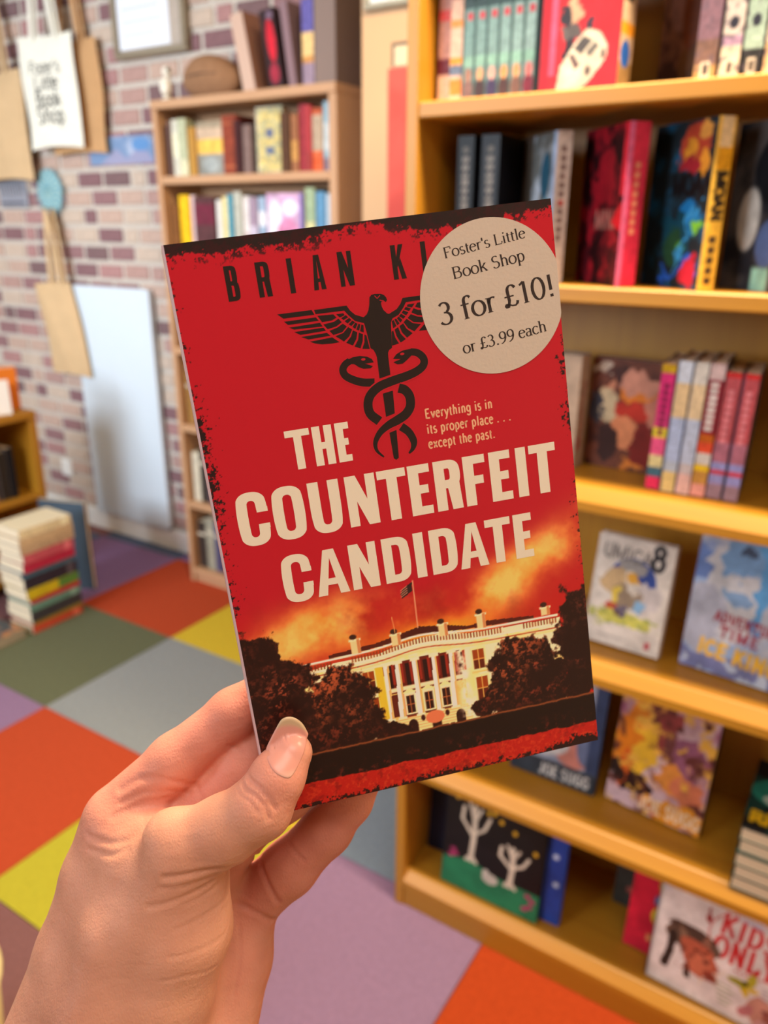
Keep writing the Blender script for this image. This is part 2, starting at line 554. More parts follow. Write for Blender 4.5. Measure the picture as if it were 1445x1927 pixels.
# ------------------------------------------------------------------ room shell
XW0, XW1, YW0, YW1, ZC = -3.75, 1.6, -2.5, 2.28, 2.5
fl = MB().box(XW0, XW1, YW0, YW1, -.12, -.006).build('floor', M_FLOOR)
struct(fl, 'floor laid with square carpet tiles in mixed colours')
XL = [-1.966 + .498 * i for i in range(-4, 9)]
YL = [1.685 + .511 * j for j in range(-9, 3)]
TM = {(-1, 0): 'green', (0, 0): 'grey', (-1, 1): 'orange', (0, 1): 'yellow', (-2, 1): 'dklav', (-2, 2): 'dkblue', (-3, 2): 'wine', (0, -1): 'orange',
      (-1, -1): 'lav', (1, -1): 'olive', (1, -2): 'wine', (2, -1): 'lav', (3, -1): 'ored', (2, 0): 'blue', (1, 0): 'yellow', (-2, 0): 'wine', (1, 1): 'wine', (-1, 2): 'dklav',
      (2, -2): 'yellow', (3, -2): 'green', (0, -2): 'grey', (-3, 1): 'dkblue', (-3, 0): 'orange', (-2, -1): 'green'}
names = list(TILEC)
tile_cache = {}
for i in range(len(XL) - 1):
    for j in range(len(YL) - 1):
        ix, iy = i - 4, j - 8
        x0, x1, y0, y1 = max(XL[i], XW0), min(XL[i + 1], XW1), max(YL[j], YW0), min(YL[j + 1], YW1)
        if x1 - x0 < .02 or y1 - y0 < .02:
            continue
        k = TM.get((ix, iy), names[(ix * 5 + iy * 3 + 40) % len(names)])
        key = (k, round(x1 - x0, 3), round(y1 - y0, 3))
        if key not in tile_cache:
            wx, wy = (x1 - x0) / 2, (y1 - y0) / 2
            tile_cache[key] = MB().box(-wx + .001, wx - .001, -wy + .001, wy - .001, -.006, 0, bev=.0012).build('carpet_tile', M_TILE[k], fl)
            o = tile_cache[key]
        else:
            o = tile_cache[key].copy()
            COL.objects.link(o)
            o.parent = fl
        o.location = ((x0 + x1) / 2, (y0 + y1) / 2, 0)

wb = MB().box(XW0, XW1, YW1, YW1 + .12, 0, ZC).build('wall_back', M_MORTAR)
struct(wb, 'brick wall hung with tote bags and pictures')
# bricks of the back wall
bm_cache = {}
rest = MB()
PITCH, BH, BL, GAP = .071, .053, .142, .017
nrow = int((ZC - .1) / PITCH)
nb = 0
rng = random.Random(5)
for r in range(nrow):
    z = .108 + r * PITCH
    x = XW0 + (.08 if r % 2 else 0) + rng.uniform(-.015, .015)
    while x < -.75:
        L = BL * rng.choice((1, 1, 1, .5, 1, 1.05))
        xc, zc = x + L / 2, z + BH / 2
        ci = rng.choices(range(7), (18, 16, 16, 14, 16, 14, 6))[0]
        vis = (-3.42 < xc < -2.2 and zc < 2.28) or (-2.3 < xc < -1.40 and 1.74 < zc < 2.16)
        if -3.0 < xc < -2.6 and .15 < zc < 1.1:
            vis = False
        dz = rng.uniform(-.0015, .0015)
        if x + L > -.75:
            break
        if vis and nb < 300:
            key = (ci, round(L, 3))
            if key not in bm_cache:
                o = MB().box(-L / 2, L / 2, -.006, .01, -BH / 2, BH / 2, bev=.003).build('brick', M_BRICK[ci], wb)
                bm_cache[key] = o
            else:
                o = bm_cache[key].copy()
                COL.objects.link(o)
                o.parent = wb
            o.location = (xc, YW1 + rng.uniform(-.0015, .0015), zc + dz)
            o.rotation_euler = (0, rng.uniform(-.008, .008), 0)
            nb += 1
        else:
            rest.box(x, x + L, YW1 - .005, YW1 + .01, z, z + BH, mi=ci)
        x += L + GAP
ro = rest.build('brick_courses', M_BRICK, wb)
ro['kind'] = 'stuff'

struct(MB().box(XW0 - .12, XW0, YW0, YW1, 0, ZC).build('wall_left', M_PLASTER), 'plain painted wall at the far side of the shop')
struct(MB().box(XW1, XW1 + .12, YW0, YW1, 0, ZC).build('wall_right', M_PLASTER), 'plain painted wall behind the tall bookcase end')
struct(MB().box(XW0, XW1, YW0, YW1, ZC, ZC + .1).build('ceiling', M_CEIL), 'white painted ceiling of the shop')
# shop front behind the photographer: low wall, side piers and header around the window opening
wf = MB().box(XW0, XW1, YW0 - .12, YW0, 0, .6)
wf.box(XW0, -3.7, YW0 - .12, YW0, .6, ZC).box(-1.6, XW1, YW0 - .12, YW0, .6, ZC).box(-3.7, -1.6, YW0 - .12, YW0, 2.42, ZC)
struct(wf.build('wall_front', M_PLASTER), 'shop front wall around the window')
bb = MB().box(XW0, -2.27, YW1 - .024, YW1 - .007, 0, .1, bev=.004).build('baseboard_back', M_WHITE)
struct(bb, 'white painted skirting board along the brick wall')
pl = MB().box(-1.283, -.72, 1.9, YW1 - .008, 0, ZC - .001, bev=.004).build('pillar', M_CREAM)
struct(pl, 'cream painted boxed pillar between the two bookcases')

# ------------------------------------------------------------------ tall oak bookcase
RX0, RX1, RY0, RY1 = -.681, .42, 1.129, 1.388


def prism_x(mb, prof, x0, x1):
    n = len(prof)
    vs = [(x0, y, z) for y, z in prof] + [(x1, y, z) for y, z in prof]
    fs = [tuple(range(n)), tuple(reversed(range(n, 2 * n)))] + [(i, i + n, (i + 1) % n + n, (i + 1) % n) for i in range(n)]
    return mb.add(vs, fs)


rc = thing('bookcase', 'tall oak bookcase of comics and picture books', 'bookcase', (0, 0, 0))
MB().box(RX0, RX0 + .021, RY0, RY1, 0, 2.08, bev=.002).build('upright', M_OAKV, rc)
MB().box(RX1 - .021, RX1, RY0, RY1, 0, 2.08, bev=.002).build('upright', M_OAKV, rc)
MB().box(RX0 + .021, RX1 - .021, RY1 - .008, RY1, .02, 2.06).build('back_panel', M_OAKV, rc)
MB().box(RX0 + .021, RX1 - .021, RY0, RY1 - .008, 2.058, 2.08, bev=.002).build('top_board', M_OAK, rc)
SH = [1.563, 1.309, 1.012, .714, .381, .088]
for z in (1.825, SH[0], SH[1]):
    MB().box(RX0 + .021, RX1 - .021, RY0 + .001, RY1 - .008, z - .023, z, bev=.0025).build('shelf', M_OAK, rc)
for z in SH[2:]:
    mb = MB()
    prism_x(mb, [(RY0, z - .036), (RY0, z - .021), (RY0 + .003, z - .017), (RY0 + .0155, z - .002), (RY0 + .02, z), (RY1 - .008, z), (RY1 - .008, z - .02), (RY0 + .02, z - .02), (RY0 + .02, z - .036)], RX0 + .021, RX1 - .021)
    mb.build('shelf', M_OAK, rc)
MB().box(RX0 + .021, RX1 - .021, RY0 + .004, RY0 + .022, 0, SH[5] - .036, bev=.001).build('plinth', M_OAK, rc)

# ------------------------------------------------------------------ narrow bookcase against the brick wall
LX0, LX1, LY0, LY1 = -2.256, -1.485, 2.07, 2.268
lc = thing('bookcase', 'narrow brown bookcase of older hardbacks against the brick wall', 'bookcase', (0, 0, 0))
MB().box(LX0, LX0 + .022, LY0, LY1, 0, 1.75, bev=.002).build('upright', M_BEECHV, lc)
MB().box(LX1 - .03, LX1, LY0, LY1, 0, 1.75, bev=.002).build('upright', M_BEECHV, lc)
MB().box(LX0, LX1, LY0 - .004, LY1, 1.75, 1.777, bev=.002).build('top_board', M_BEECH, lc)
MB().box(LX0 + .022, LX1 - .03, LY1 - .008, LY1, .05, 1.75).build('back_panel', M_BEECHV, lc)
LS = [1.542, 1.25, .958, .664, .35, .06]
for z in LS:
    MB().box(LX0 + .022, LX1 - .03, LY0 + .001, LY1 - .008, z - .026, z, bev=.002).build('shelf', M_BEECH, lc)
MB().box(LX0 + .022, LX1 - .03, LY0 + .012, LY0 + .028, 0, .034).build('plinth', M_BEECH, lc)

# ------------------------------------------------------------------ low bookcase on the left, facing right
SX0, SX1, SY0, SY1, SZ = -3.02, -2.75, .85, 1.80, .705
sc_ = thing('bookcase', 'low oak bookcase behind the floor stack of books', 'bookcase', (0, 0, 0))
MB().box(SX0, SX1, SY1 - .03, SY1, 0, SZ - .03, bev=.002).build('upright', M_OAKV, sc_)
MB().box(SX0, SX1, SY0, SY0 + .03, 0, SZ - .03, bev=.002).build('upright', M_OAKV, sc_)
MB().box(SX0, SX1 + .004, SY0, SY1, SZ - .03, SZ, bev=.003).build('top_board', M_OAK, sc_)
MB().box(SX0, SX0 + .01, SY0 + .03, SY1 - .03, .03, SZ - .03).build('back_panel', M_OAK, sc_)
for z in (.37, .06):
    MB().box(SX0 + .01, SX1 - .002, SY0 + .03, SY1 - .03, z - .022, z, bev=.002).build('shelf', M_OAK, sc_)

# ------------------------------------------------------------------ books
def as_img(c, nx, ny):
    if isinstance(c, Cv):
        return c.mottle().lin()
    return np.broadcast_to(lin(c), (2, 2, 3)).copy()


def make_book(name, label, W, H, T, loc, rot=(0, 0, 0), front=(120, 60, 50), spine=None, back=None, cat='book', group=None, bind='L', glossy=True, spiral=False):
    """W, H, T in metres. Local frame: front cover faces -Y, spine on the x=0 side (bind L) or x=W side (bind R)."""
    spine = spine if spine is not None else (front if not isinstance(front, Cv) else (90, 80, 80))
    back = back if back is not None else (spine if not isinstance(spine, Cv) else (110, 100, 100))
    t = .0012
    root = thing(name, label, cat, loc, rot, group)
    mb = MB()
    # front board: printed face plus the thin board behind it
    mb.grid((0, 0, 0), (W, 0, 0), (0, 0, H), as_img(front, 2, 2))
    cb = lin(back) if not isinstance(back, Cv) else lin((110, 100, 100))
    mb.box(0, W, .00005, t, 0, H, cb)
    mb.box(0, W, T - t, T, 0, H, cb)
    if not spiral:
        xs = 0 if bind == 'L' else W
        e = .0004
        img = as_img(spine, 2, 2)
        if bind == 'L':
            mb.grid((-e, T, 0), (0, -T, 0), (0, 0, H), img)
            mb.box(0, t, t, T - t, 0, H, cb)
            mb.add([(-e, 0, 0), (0, 0, 0), (0, 0, H), (-e, 0, H)], [(0, 1, 2, 3)], img[0, -1])
        else:
            mb.grid((W + e, 0, 0), (0, T, 0), (0, 0, H), img)
            mb.box(W - t, W, t, T - t, 0, H, cb)
            mb.add([(W, 0, 0), (W + e, 0, 0), (W + e, 0, H), (W, 0, H)], [(0, 1, 2, 3)], img[0, 0])
    mb.build('cover', M_GLOSSP if glossy else M_PRINT, root)
    a = t if bind == 'L' else .003
    b = .003 if bind == 'L' else t
    MB().box(a, W - b, t, T - t, .002, H - .002).build('page_block', M_PAGES, root)
    if spiral:
        mb = MB()
        n = int(H / .006)
        for i in range(n):
            z = .004 + i * .006
            mb.tube([(.004 + .005 * math.cos(q) - .003, T / 2 + (T / 2 + .002) * math.sin(q), z) for q in np.linspace(0, 2 * math.pi, 9)], .0007, 4, lin((90, 70, 60)), caps=False)
        mb.build('spiral_binding', M_PRINT, root)
    return root


def lean(T, a):
    return T * math.sin(a)


def spine_cv(T, H, base, bands=(), marks=(), seed=0, txt=None, tcol=(240, 235, 225), tsize=.5, tz=None):
    """printed spine canvas; bands (z0,z1,col) as fractions; txt runs down the spine"""
    cv = Cv(T * 1000, H * 1000, 2.0, base, seed)
    h = H * 1000
    wd = T * 1000
    for z0, z1, c in bands:
        cv.rect(-1, z0 * h, wd + 1, z1 * h, c)
    for x, z, rx, rz, c in marks:
        cv.ell(x * wd, z * h, rx * wd, rz * h, c)
    if txt:
        sz = wd * tsize / .66
        cv.text(txt, wd * (.5 - tsize / 2), h * (tz or .9), sz, tcol, .13, 1.0, -90)
    cv.noise(6, base, .62, .9)
    return cv


def spine_book(name, label, x0, x1, y, z, H, base, bands=(), group=None, W=.13, marks=(), txt=None, tcol=(240, 235, 225), tsize=.5, tz=None, tilt=0.0, glossy=True, front=None, seed=1):
    """upright, spine towards -Y, occupying x0..x1"""
    T = x1 - x0
    cv = spine_cv(T, H, base, bands, marks, seed, txt, tcol, tsize, tz)
    return make_book(name, label, W, H, T, (x1, y, z + (T * math.sin(abs(tilt)) if tilt else 0)), (tilt, 0, math.radians(90)), front if front is not None else base, cv, base, group=group, glossy=glossy)


# ---- tall bookcase, top row on the highest shelf in view (z 1.563)
z = SH[0] + .0005
G0 = 'comics on the top shelf in view'
spine_book('comic_book', 'white and maroon comic spine at the end by the upright', -.651, -.631, 1.172, z, .175, (176, 130, 124), [(0, .22, (205, 170, 150)), (.22, .34, (92, 24, 42)), (.62, .70, (196, 70, 74)), (.85, 1, (70, 50, 60))], G0, W=.12)
spine_book('comic_book', 'orange and white patterned comic spine beside the teal volumes', -.629, -.609, 1.168, z, .178, (214, 178, 160), [(0, .1, (224, 190, 170)), (.05, .17, (226, 130, 40)), (.2, .28, (92, 110, 140)), (.28, .33, (226, 150, 40)), (.55, .60, (222, 140, 60)), (.75, 1, (190, 110, 120))], G0, W=.12)
figs = [((150, 110, 96), (120, 92, 90)), ((200, 150, 110), (60, 40, 40)), ((206, 160, 150), (56, 44, 80)), ((208, 150, 90), (70, 44, 40)), ((206, 150, 100), (110, 80, 70)), ((196, 110, 110), (110, 30, 50))]
words = ['touching the orange spine', 'second from the orange spine', 'third from the orange spine', 'fourth from the orange spine', 'fifth from the orange spine', 'nearest the red boxed set']
for k in range(6):
    x0 = -.6065 + k * .0193
    c1, c2 = figs[k]
    T = .0187
    cv = Cv(T * 1000, 178, 1.6, (112 + 5 * k, 146 + 4 * k, 148 + 4 * k), k)
    wd = T * 1000
    cv.rect(-1, 118, 30, 180, (58, 78, 82)).noise(5, (30, 44, 48), .5, .62, (cv.Y > 128).astype(float))
    cv.rect(-1, 44, 30, 58, (132, 176, 164))
    cv.rect(-1, -1, 1.6, 180, (58, 84, 82)).rect(wd - 2.2, -1, 30, 180, (54, 76, 76))
    cv.rect(wd * .32, 104, wd * .75, 113, (196, 64, 76))
    cv.ell(wd * .5, 14, wd * .42, 16, c2).ell(wd * .5, 34, wd * .3, 9, c1)
    make_book('comic_book', 'teal comic spine with a small red square, ' + words[k], .118, .178, T, (x0 + T, 1.166 - .0006 * k, z), (0, 0, math.radians(90)), (60, 84, 84), cv, group='teal comic volumes')
spine_book('comic_book', 'thin black spine between teal volumes and red boxed set', -.4895, -.4825, 1.166, z, .178, (36, 40, 40), [], G0, W=.12)
# red boxed set, face out: plain red with a pale toy van and dark figure shapes
cv = Cv(112, 190, 1.6, (206, 34, 44), 3)
cv.rect(-1, -1, 13, 200, (176, 26, 40)).rect(13, 20, 22, 200, (206, 84, 120))
cv.warp(9, 9).ell(46, 96, 11, 15, (196, 158, 130)).ell(44, 70, 13, 12, (92, 84, 84)).ell(33, 88, 10, 9, (50, 46, 54)).ell(40, 48, 7, 18, (48, 34, 42), -18).ell(44, 120, 20, 10, (64, 54, 58)).ell(70, 76, 6, 9, (60, 46, 60))
cv.warp().poly([(26, 3), (30, 30), (52, 60), (66, 72), (84, 66), (96, 48), (94, 34), (70, 6), (50, -2)], (216, 204, 184))
cv.poly([(47, 50), (62, 64), (74, 58), (60, 42)], (84, 78, 78)).poly([(66, 44), (78, 56), (84, 50), (72, 37)], (110, 104, 100)).poly([(42, 42), (47, 45), (58, 30), (52, 24)], (96, 70, 72)).ell(70, 22, 4, 6, (90, 74, 70)).ell(90, 40, 3, 6, (90, 74, 70))
sp = Cv(45, 190, 2.0, (196, 170, 146), 4)
sp.rect(-1, 62, 50, 76, (226, 150, 40)).rect(-1, -1, 50, 30, (150, 120, 80)).ell(20, 40, 16, 16, (40, 90, 180)).rect(6, 100, 34, 200, (60, 48, 44))
make_book('boxed_set', 'red boxed comic set with a white van, facing out on the top shelf', .112, .19, .045, (-.4795, 1.152, z), (0, 0, math.radians(-4)), cv, sp, (150, 30, 36), bind='R', cat='book')
cv = Cv(120, 180, 3.0, (70, 44, 36), 9)
cv.noise(5, (120, 80, 60), .45, .7).ell(35, 120, 22, 40, (128, 92, 84)).ell(70, 40, 30, 26, (112, 76, 44)).ell(88, 90, 20, 18, (110, 80, 74)).rect(60, 60, 110, 74, (44, 58, 66)).ell(60, 100, 20, 44, (110, 60, 36))
make_book('comic_book', 'dim brown illustrated comic set back between red set and purple spine', .085, .185, .02, (-.355, 1.29, z), (0, 0, math.radians(-8)), cv, (100, 50, 50), bind='R')
sp4 = [(-.275, -.249, (126, 96, 112), [(0, .1, (176, 140, 90)), (.1, .25, (120, 92, 84))], 'mauve comic spine with pale vertical lettering'),
       (-.245, -.222, (196, 186, 182), [(0, .2, (210, 196, 176)), (.2, .26, (170, 140, 170)), (.55, .8, (150, 190, 170)), (.85, 1, (110, 130, 140))], 'white comic spine with a black roundel, next to the mauve spine'),
       (-.219, -.197, (160, 184, 172), [(0, .17, (44, 44, 46)), (.6, .85, (96, 120, 130))], 'pale green comic spine with a black roundel and black base'),
       (-.194, -.172, (214, 204, 190), [(0, .2, (200, 170, 130))], 'cream comic spine right of the pale green one'),
       (-.169, -.148, (150, 150, 160), [], 'grey comic spine near the photo edge on the top shelf')]
for i, (x0, x1, c, bands, lb) in enumerate(sp4):
    T = (x1 - x0) * 1000
    cv = Cv(T, 185, 1.6, c, 20 + i)
    for a, b, cc in bands:
        cv.rect(-1, a * 185, 60, b * 185, cc)
    cv.noise(4, (96, 84, 100), .55, .8)
    cv.rect(T * .28, 4, T * .72, 22, (222, 212, 196)).rect(T * .4, 7, T * .62, 19, (40, 34, 36))
    if i in (1, 2):
        cv.ell(T * .5, 62, T * .24, 7, (44, 44, 58))
    if i < 3:
        cv.text('Cultivation', T * .36, 168, T * .5, (225, 220, 215), .12, 1, -90)
    make_book('comic_book', lb, .125, .185, x1 - x0, (x1, 1.163, z), (0, 0, math.radians(90)), (60, 60, 66), cv, group=G0)

# ---- second row (z 1.309)
z = SH[1] + .0005
G1 = 'comics on the second shelf in view'
for k, (x0, x1, lb) in enumerate([(-.622, -.594, 'black comic spine with grey vertical lettering nearest the upright'), (-.581, -.551, 'black comic spine with grey lettering, second from the upright')]):
    T = (x1 - x0) * 1000
    cv = Cv(T, 210, 1.6, (24 + 6 * k, 24 + 7 * k, 30 + 9 * k), 5)
    cv.ell(T / 2, 190, T * .2, 5, (110, 104, 96))
    for q in range(9):
        cv.rect(T * .3, 84 + q * 11, T * .7, 90 + q * 11 + (q % 3) * 1.5, (146, 140, 132))
    cv.rect(T * .42, 84, T * .56, 180, (120, 114, 108))
    make_book('comic_book', lb, .14, .21, x1 - x0, (x1, 1.19, z), (0, 0, math.radians(90)), (22, 22, 28), cv, group=G1)
spine_book('comic_book', 'plain black comic spine beside the pale blue comic', -.547, -.531, 1.285, z, .205, (22, 22, 26), [(.7, .8, (70, 66, 62))], G1, W=.09)
RZ = math.radians(-46)


def corner_book(label, xr, yr, W, H, T, rz, front, spine, name='comic_book', group=G1):
    """right-bound comic stood on the diagonal: its spine's near corner is at xr, yr"""
    x = xr - W * math.cos(rz)
    y = yr - W * math.sin(rz)
    return make_book(name, label, W, H, T, (x, y, z), (0, 0, rz), front, spine, bind='R', group=group)


cv = Cv(128, 208, 2.5, (176, 190, 208), 6)
cv.noise(3, (96, 100, 100), .45, .62).ell(92, 150, 18, 32, (40, 84, 110)).ell(104, 100, 14, 20, (90, 150, 170)).rect(-1, -1, 40, 220, (74, 66, 58)).rect(116, -1, 130, 220, (160, 186, 224))
sp = Cv(24, 208, 1.6, (200, 184, 174), 7)
for q in range(11):
    sp.rect(8, 60 + q * 12, 16, 68 + q * 12, (120, 96, 92) if q != 4 else (170, 50, 50))
corner_book('pale blue and white comic stood diagonally beside black spines', -.452, 1.168, .128, .208, .023, RZ, cv, sp)
cv = Cv(132, 212, 2.2, (70, 16, 24), 8)
cv.noise(7, (150, 24, 38), .42, .66).noise(6, (36, 12, 16), .5, .66).warp(30, 7).ell(70, 130, 30, 46, (140, 22, 36)).ell(74, 110, 9, 8, (50, 14, 20)).warp().text('MINA', 52, 78, 34, (170, 120, 110), .12, .9).rect(120, 120, 140, 220, (206, 36, 56)).poly([(100, 86), (140, 120), (140, 70)], (206, 30, 44))
sp = Cv(32, 212, 1.6, (190, 36, 64), 9)
sp.rect(-1, -1, 8, 220, (196, 90, 130))
for q in range(8):
    sp.rect(14, 70 + q * 12, 22, 78 + q * 12, (206, 130, 100))
corner_book('dark red comic with crimson spine stood diagonally, middle of three', -.343, 1.146, .132, .212, .03, RZ, cv, sp)
cv = Cv(134, 212, 2.0, (32, 40, 46), 10)
cv.noise(4, (30, 84, 120), .5, .7).warp(14, 7).ell(94, 182, 34, 26, (176, 66, 46)).ell(84, 176, 12, 14, (224, 150, 50)).ell(112, 196, 13, 14, (216, 150, 70)).ell(116, 160, 11, 13, (226, 150, 50)).ell(90, 160, 20, 10, (160, 40, 50))
cv.warp().text('MOAN', 52, 122, 36, (24, 20, 22), .2, .85).warp(22, 6).ell(100, 90, 22, 30, (30, 120, 190), -30).ell(70, 66, 34, 30, (24, 70, 90)).ell(122, 80, 9, 11, (120, 190, 60)).ell(64, 60, 18, 24, (40, 74, 50)).seg([(40, 30), (70, 8), (100, 40), (128, 20)], 9, (40, 90, 190)).ell(110, 22, 14, 20, (190, 40, 60)).ell(84, 56, 6, 6, (90, 160, 50)).seg([(74, 30), (92, 70), (118, 110)], 6, (60, 150, 210))
sp = Cv(27, 212, 1.6, (222, 172, 62), 11)
sp.rect(-1, 150, 30, 180, (226, 160, 30)).rect(4, 176, 24, 214, (226, 196, 150)).text('MOAN', 8, 148, 22, (40, 30, 26), .22, .95, -90)
for q in range(5):
    sp.rect(9, 8 + q * 13, 20, 17 + q * 13, (70, 52, 40))
sp.rect(-1, 60, 6, 150, (236, 190, 70)).rect(-1, -1, 5, 214, (238, 190, 80))
corner_book('comic with orange masks and blue beasts on a black cover, yellow spine', -.232, 1.146, .134, .212, .026, math.radians(-42), cv, sp)
cv = Cv(134, 210, 3.0, (86, 80, 78), 12)
cv.noise(3, (40, 40, 46), .45, .65).ell(70, 150, 30, 40, (24, 24, 28)).ell(40, 90, 20, 40, (190, 186, 180)).ell(80, 60, 20, 30, (90, 110, 160)).rect(60, -1, 90, 30, (150, 206, 190))
corner_book('grey and black horror comic right of the yellow spine', -.118, 1.148, .134, .21, .026, math.radians(-40), cv, (60, 60, 70))

# ---- third row (z 1.012)
z = SH[2] + .0005
G2 = 'comics on the third shelf in view'
cv = Cv(122, 185, 3.0, (214, 200, 190), 13)
cv.ell(60, 150, 22, 20, (176, 90, 150)).rect(86, -1, 125, 190, (190, 164, 142))
sp = Cv(40, 185, 2.0, (190, 162, 140), 14)
sp.seg([(12, 30), (22, 70), (16, 100), (24, 140)], 6, (150, 60, 70)).ell(14, 40, 7, 12, (160, 50, 66))
make_book('comic_book', 'cream comic with a faint red mark, left end of the third shelf', .122, .185, .034, (-.525, 1.232, z), (0, 0, math.radians(-6)), cv, sp, bind='R', group=G2)
cv = Cv(118, 180, 2.0, (104, 58, 44), 15)
cv.noise(4, (60, 32, 30), .48, .66).warp(16, 7).ell(20, 162, 14, 10, (196, 176, 160)).ell(36, 135, 12, 11, (200, 130, 100)).ell(32, 100, 20, 34, (196, 174, 140)).ell(12, 96, 10, 26, (56, 54, 66)).ell(36, 46, 17, 28, (54, 30, 28)).ell(72, 60, 22, 26, (206, 130, 90)).ell(50, 78, 13, 13, (210, 130, 90)).ell(84, 140, 28, 24, (190, 130, 110)).rect(54, 112, 112, 128, (216, 120, 40)).ell(78, 98, 30, 14, (180, 50, 36)).ell(100, 44, 22, 40, (120, 34, 30)).ell(84, 12, 16, 8, (206, 120, 50)).ell(112, 100, 14, 24, (190, 120, 100))
make_book('comic_book', 'brown comic with a small crowd and orange title band, third shelf', .112, .18, .02, (-.398, 1.262, z), (0, 0, math.radians(-3)), cv, (96, 60, 50), bind='R', group=G2)
s3 = [(-.272, -.2525, .19, 1.182, 'pink and yellow', [(0, .1, (224, 50, 96)), (.1, .18, (70, 110, 130)), (.18, .28, (220, 206, 150)), (.28, .42, (232, 90, 140)), (.42, .5, (226, 206, 60)), (.5, .62, (206, 60, 120)), (.62, .93, (214, 50, 120)), (.93, 1, (200, 160, 30))], (214, 50, 120), 'pink and yellow comic spine, first of the leaning six'),
      (-.250, -.230, .196, 1.180, 'w', [(0, .16, (222, 196, 130)), (.16, .24, (180, 190, 206)), (.24, .58, (176, 190, 224)), (.58, .84, (226, 196, 150)), (.84, 1, (206, 214, 230))], (190, 200, 226), 'white and pale blue comic spine next to the pink one'),
      (-.228, -.208, .196, 1.180, 'w2', [(0, .16, (216, 176, 170)), (.16, .24, (196, 186, 190)), (.24, .58, (186, 196, 220)), (.58, .84, (226, 200, 160)), (.84, 1, (214, 208, 200))], (196, 200, 216), 'white and cream comic spine with a pale pink base'),
      (-.206, -.186, .197, 1.180, 'r', [(0, .1, (216, 150, 140)), (.1, .2, (190, 140, 70)), (.2, .25, (226, 190, 40)), (.25, .34, (206, 200, 196)), (.34, .42, (222, 80, 50)), (.42, .48, (190, 96, 30)), (.88, 1, (206, 180, 180))], (140, 30, 46), 'dark red comic spine with white block lettering'),
      (-.184, -.164, .186, 1.184, 'b', [(0, .12, (150, 124, 140)), (.12, .3, (150, 150, 206)), (.2, .235, (200, 60, 76)), (.3, .46, (176, 110, 130)), (.96, 1, (206, 50, 50))], (184, 84, 92), 'red to lilac comic spine, fifth of the leaning six'),
      (-.161, -.141, .186, 1.184, 'b2', [(0, .12, (150, 124, 140)), (.12, .3, (150, 150, 210)), (.2, .235, (206, 60, 76)), (.3, .46, (176, 110, 130)), (.96, 1, (210, 50, 50))], (190, 84, 92), 'red to lilac comic spine, last of the leaning six')]
for i, (x0, x1, H, yy, _, bands, base, lb) in enumerate(s3):
    T = x1 - x0
    cv = Cv(T * 1000, H * 1000, 1.6, base, 30 + i)
    for a, b, c in bands:
        cv.rect(-1, a * H * 1000, 60, b * H * 1000, c)
    if i in (3,):
        for q in range(8):
            cv.rect(4, 100 + q * 9, 15, 107 + q * 9, (226, 220, 216))
    elif i in (0, 4, 5):
        for q in range(8):
            cv.rect(6, 84 + q * 10, 13, 91 + q * 10, (230, 140, 150) if i else (120, 30, 70))
    cv.rect(-1, -1, 1.2, 300, (66, 70, 104)) if i in (1, 2, 5) else None
    make_book('comic_book', lb, .126, H, T, (x1 - .002, yy, z + .0015), (math.radians(1.2), 0, math.radians(90 + 4)), (90, 80, 86), cv, group=G2)
cv = Cv(130, 190, 3.0, (30, 26, 26), 19)
cv.noise(3, (70, 60, 40), .5, .75).ell(40, 160, 26, 20, (60, 84, 90))
make_book('comic_book', 'very dark comic facing out at the photo edge, third shelf', .13, .2, .02, (-.098, 1.262, z), (0, 0, math.radians(-5)), cv, (30, 30, 30), bind='R', group=G2)

# ---- fourth row (z .714): two face-out books leaning back
z = SH[3] + .0005
LA = math.radians(10)


def faceout(name, label, xl, y, z, W, H, T, front, rz=0.0, la=LA, bind='R', spine=None, back=None, spiral=False, group=None, glossy=True):
    return make_book(name, label, W, H, T, (xl, y, z + T * math.sin(la) + .0005), (-la, 0, rz), front, spine, back, bind=bind, spiral=spiral, group=group, glossy=glossy)


cv = Cv(128, 188, 1.3, (216, 206, 198), 21)
cv.ell(66, 116, 40, 40, (52, 74, 150)).warp(12, 8).ell(40, 112, 26, 24, (190, 160, 120)).ell(92, 96, 30, 24, (196, 186, 186))
cv.ell(64, 142, 24, 12, (150, 146, 146)).ell(62, 92, 26, 20, (150, 130, 110)).ell(66, 116, 10, 22, (206, 196, 186), 20).ell(44, 90, 9, 10, (226, 196, 76)).ell(42, 68, 11, 11, (190, 76, 50)).ell(66, 122, 9, 9, (216, 160, 60)).ell(84, 76, 9, 8, (130, 170, 206))
cv.ell(62, 50, 46, 14, (206, 200, 96)).noise(14, (170, 172, 90), .5, .6, ((cv.Y > 36) & (cv.Y < 62)).astype(float)).ell(58, 64, 12, 10, (110, 100, 120)).rect(46, 58, 54, 66, (100, 60, 60))
cv.warp().text('UMICA', 10, 150, 34, (110, 104, 102), .1, .8, -2)
cv.text('8', 92, 144, 60, (36, 34, 40), .13, .74)
cv.rect(104, 10, 112, 22, (190, 70, 80)).rect(20, 14, 70, 17, (176, 168, 164))
faceout('comic_book', 'white comic numbered 8 with a blue disc, facing out on fourth shelf', -.352, 1.206, z, .128, .19, .02, cv, math.radians(-3), spine=(214, 204, 196))
cv = Cv(160, 240, 1.5, (150, 172, 210), 22)
cv.rect(-1, 150, 40, 250, (104, 130, 190)).noise(3, (186, 190, 206), .45, .6).warp(18, 7).ell(60, 140, 50, 80, (196, 196, 204)).ell(20, 90, 34, 60, (170, 172, 190))
cv.poly([(52, 236), (34, 168), (60, 172), (64, 158), (84, 176), (108, 176), (112, 236)], (122, 160, 206))
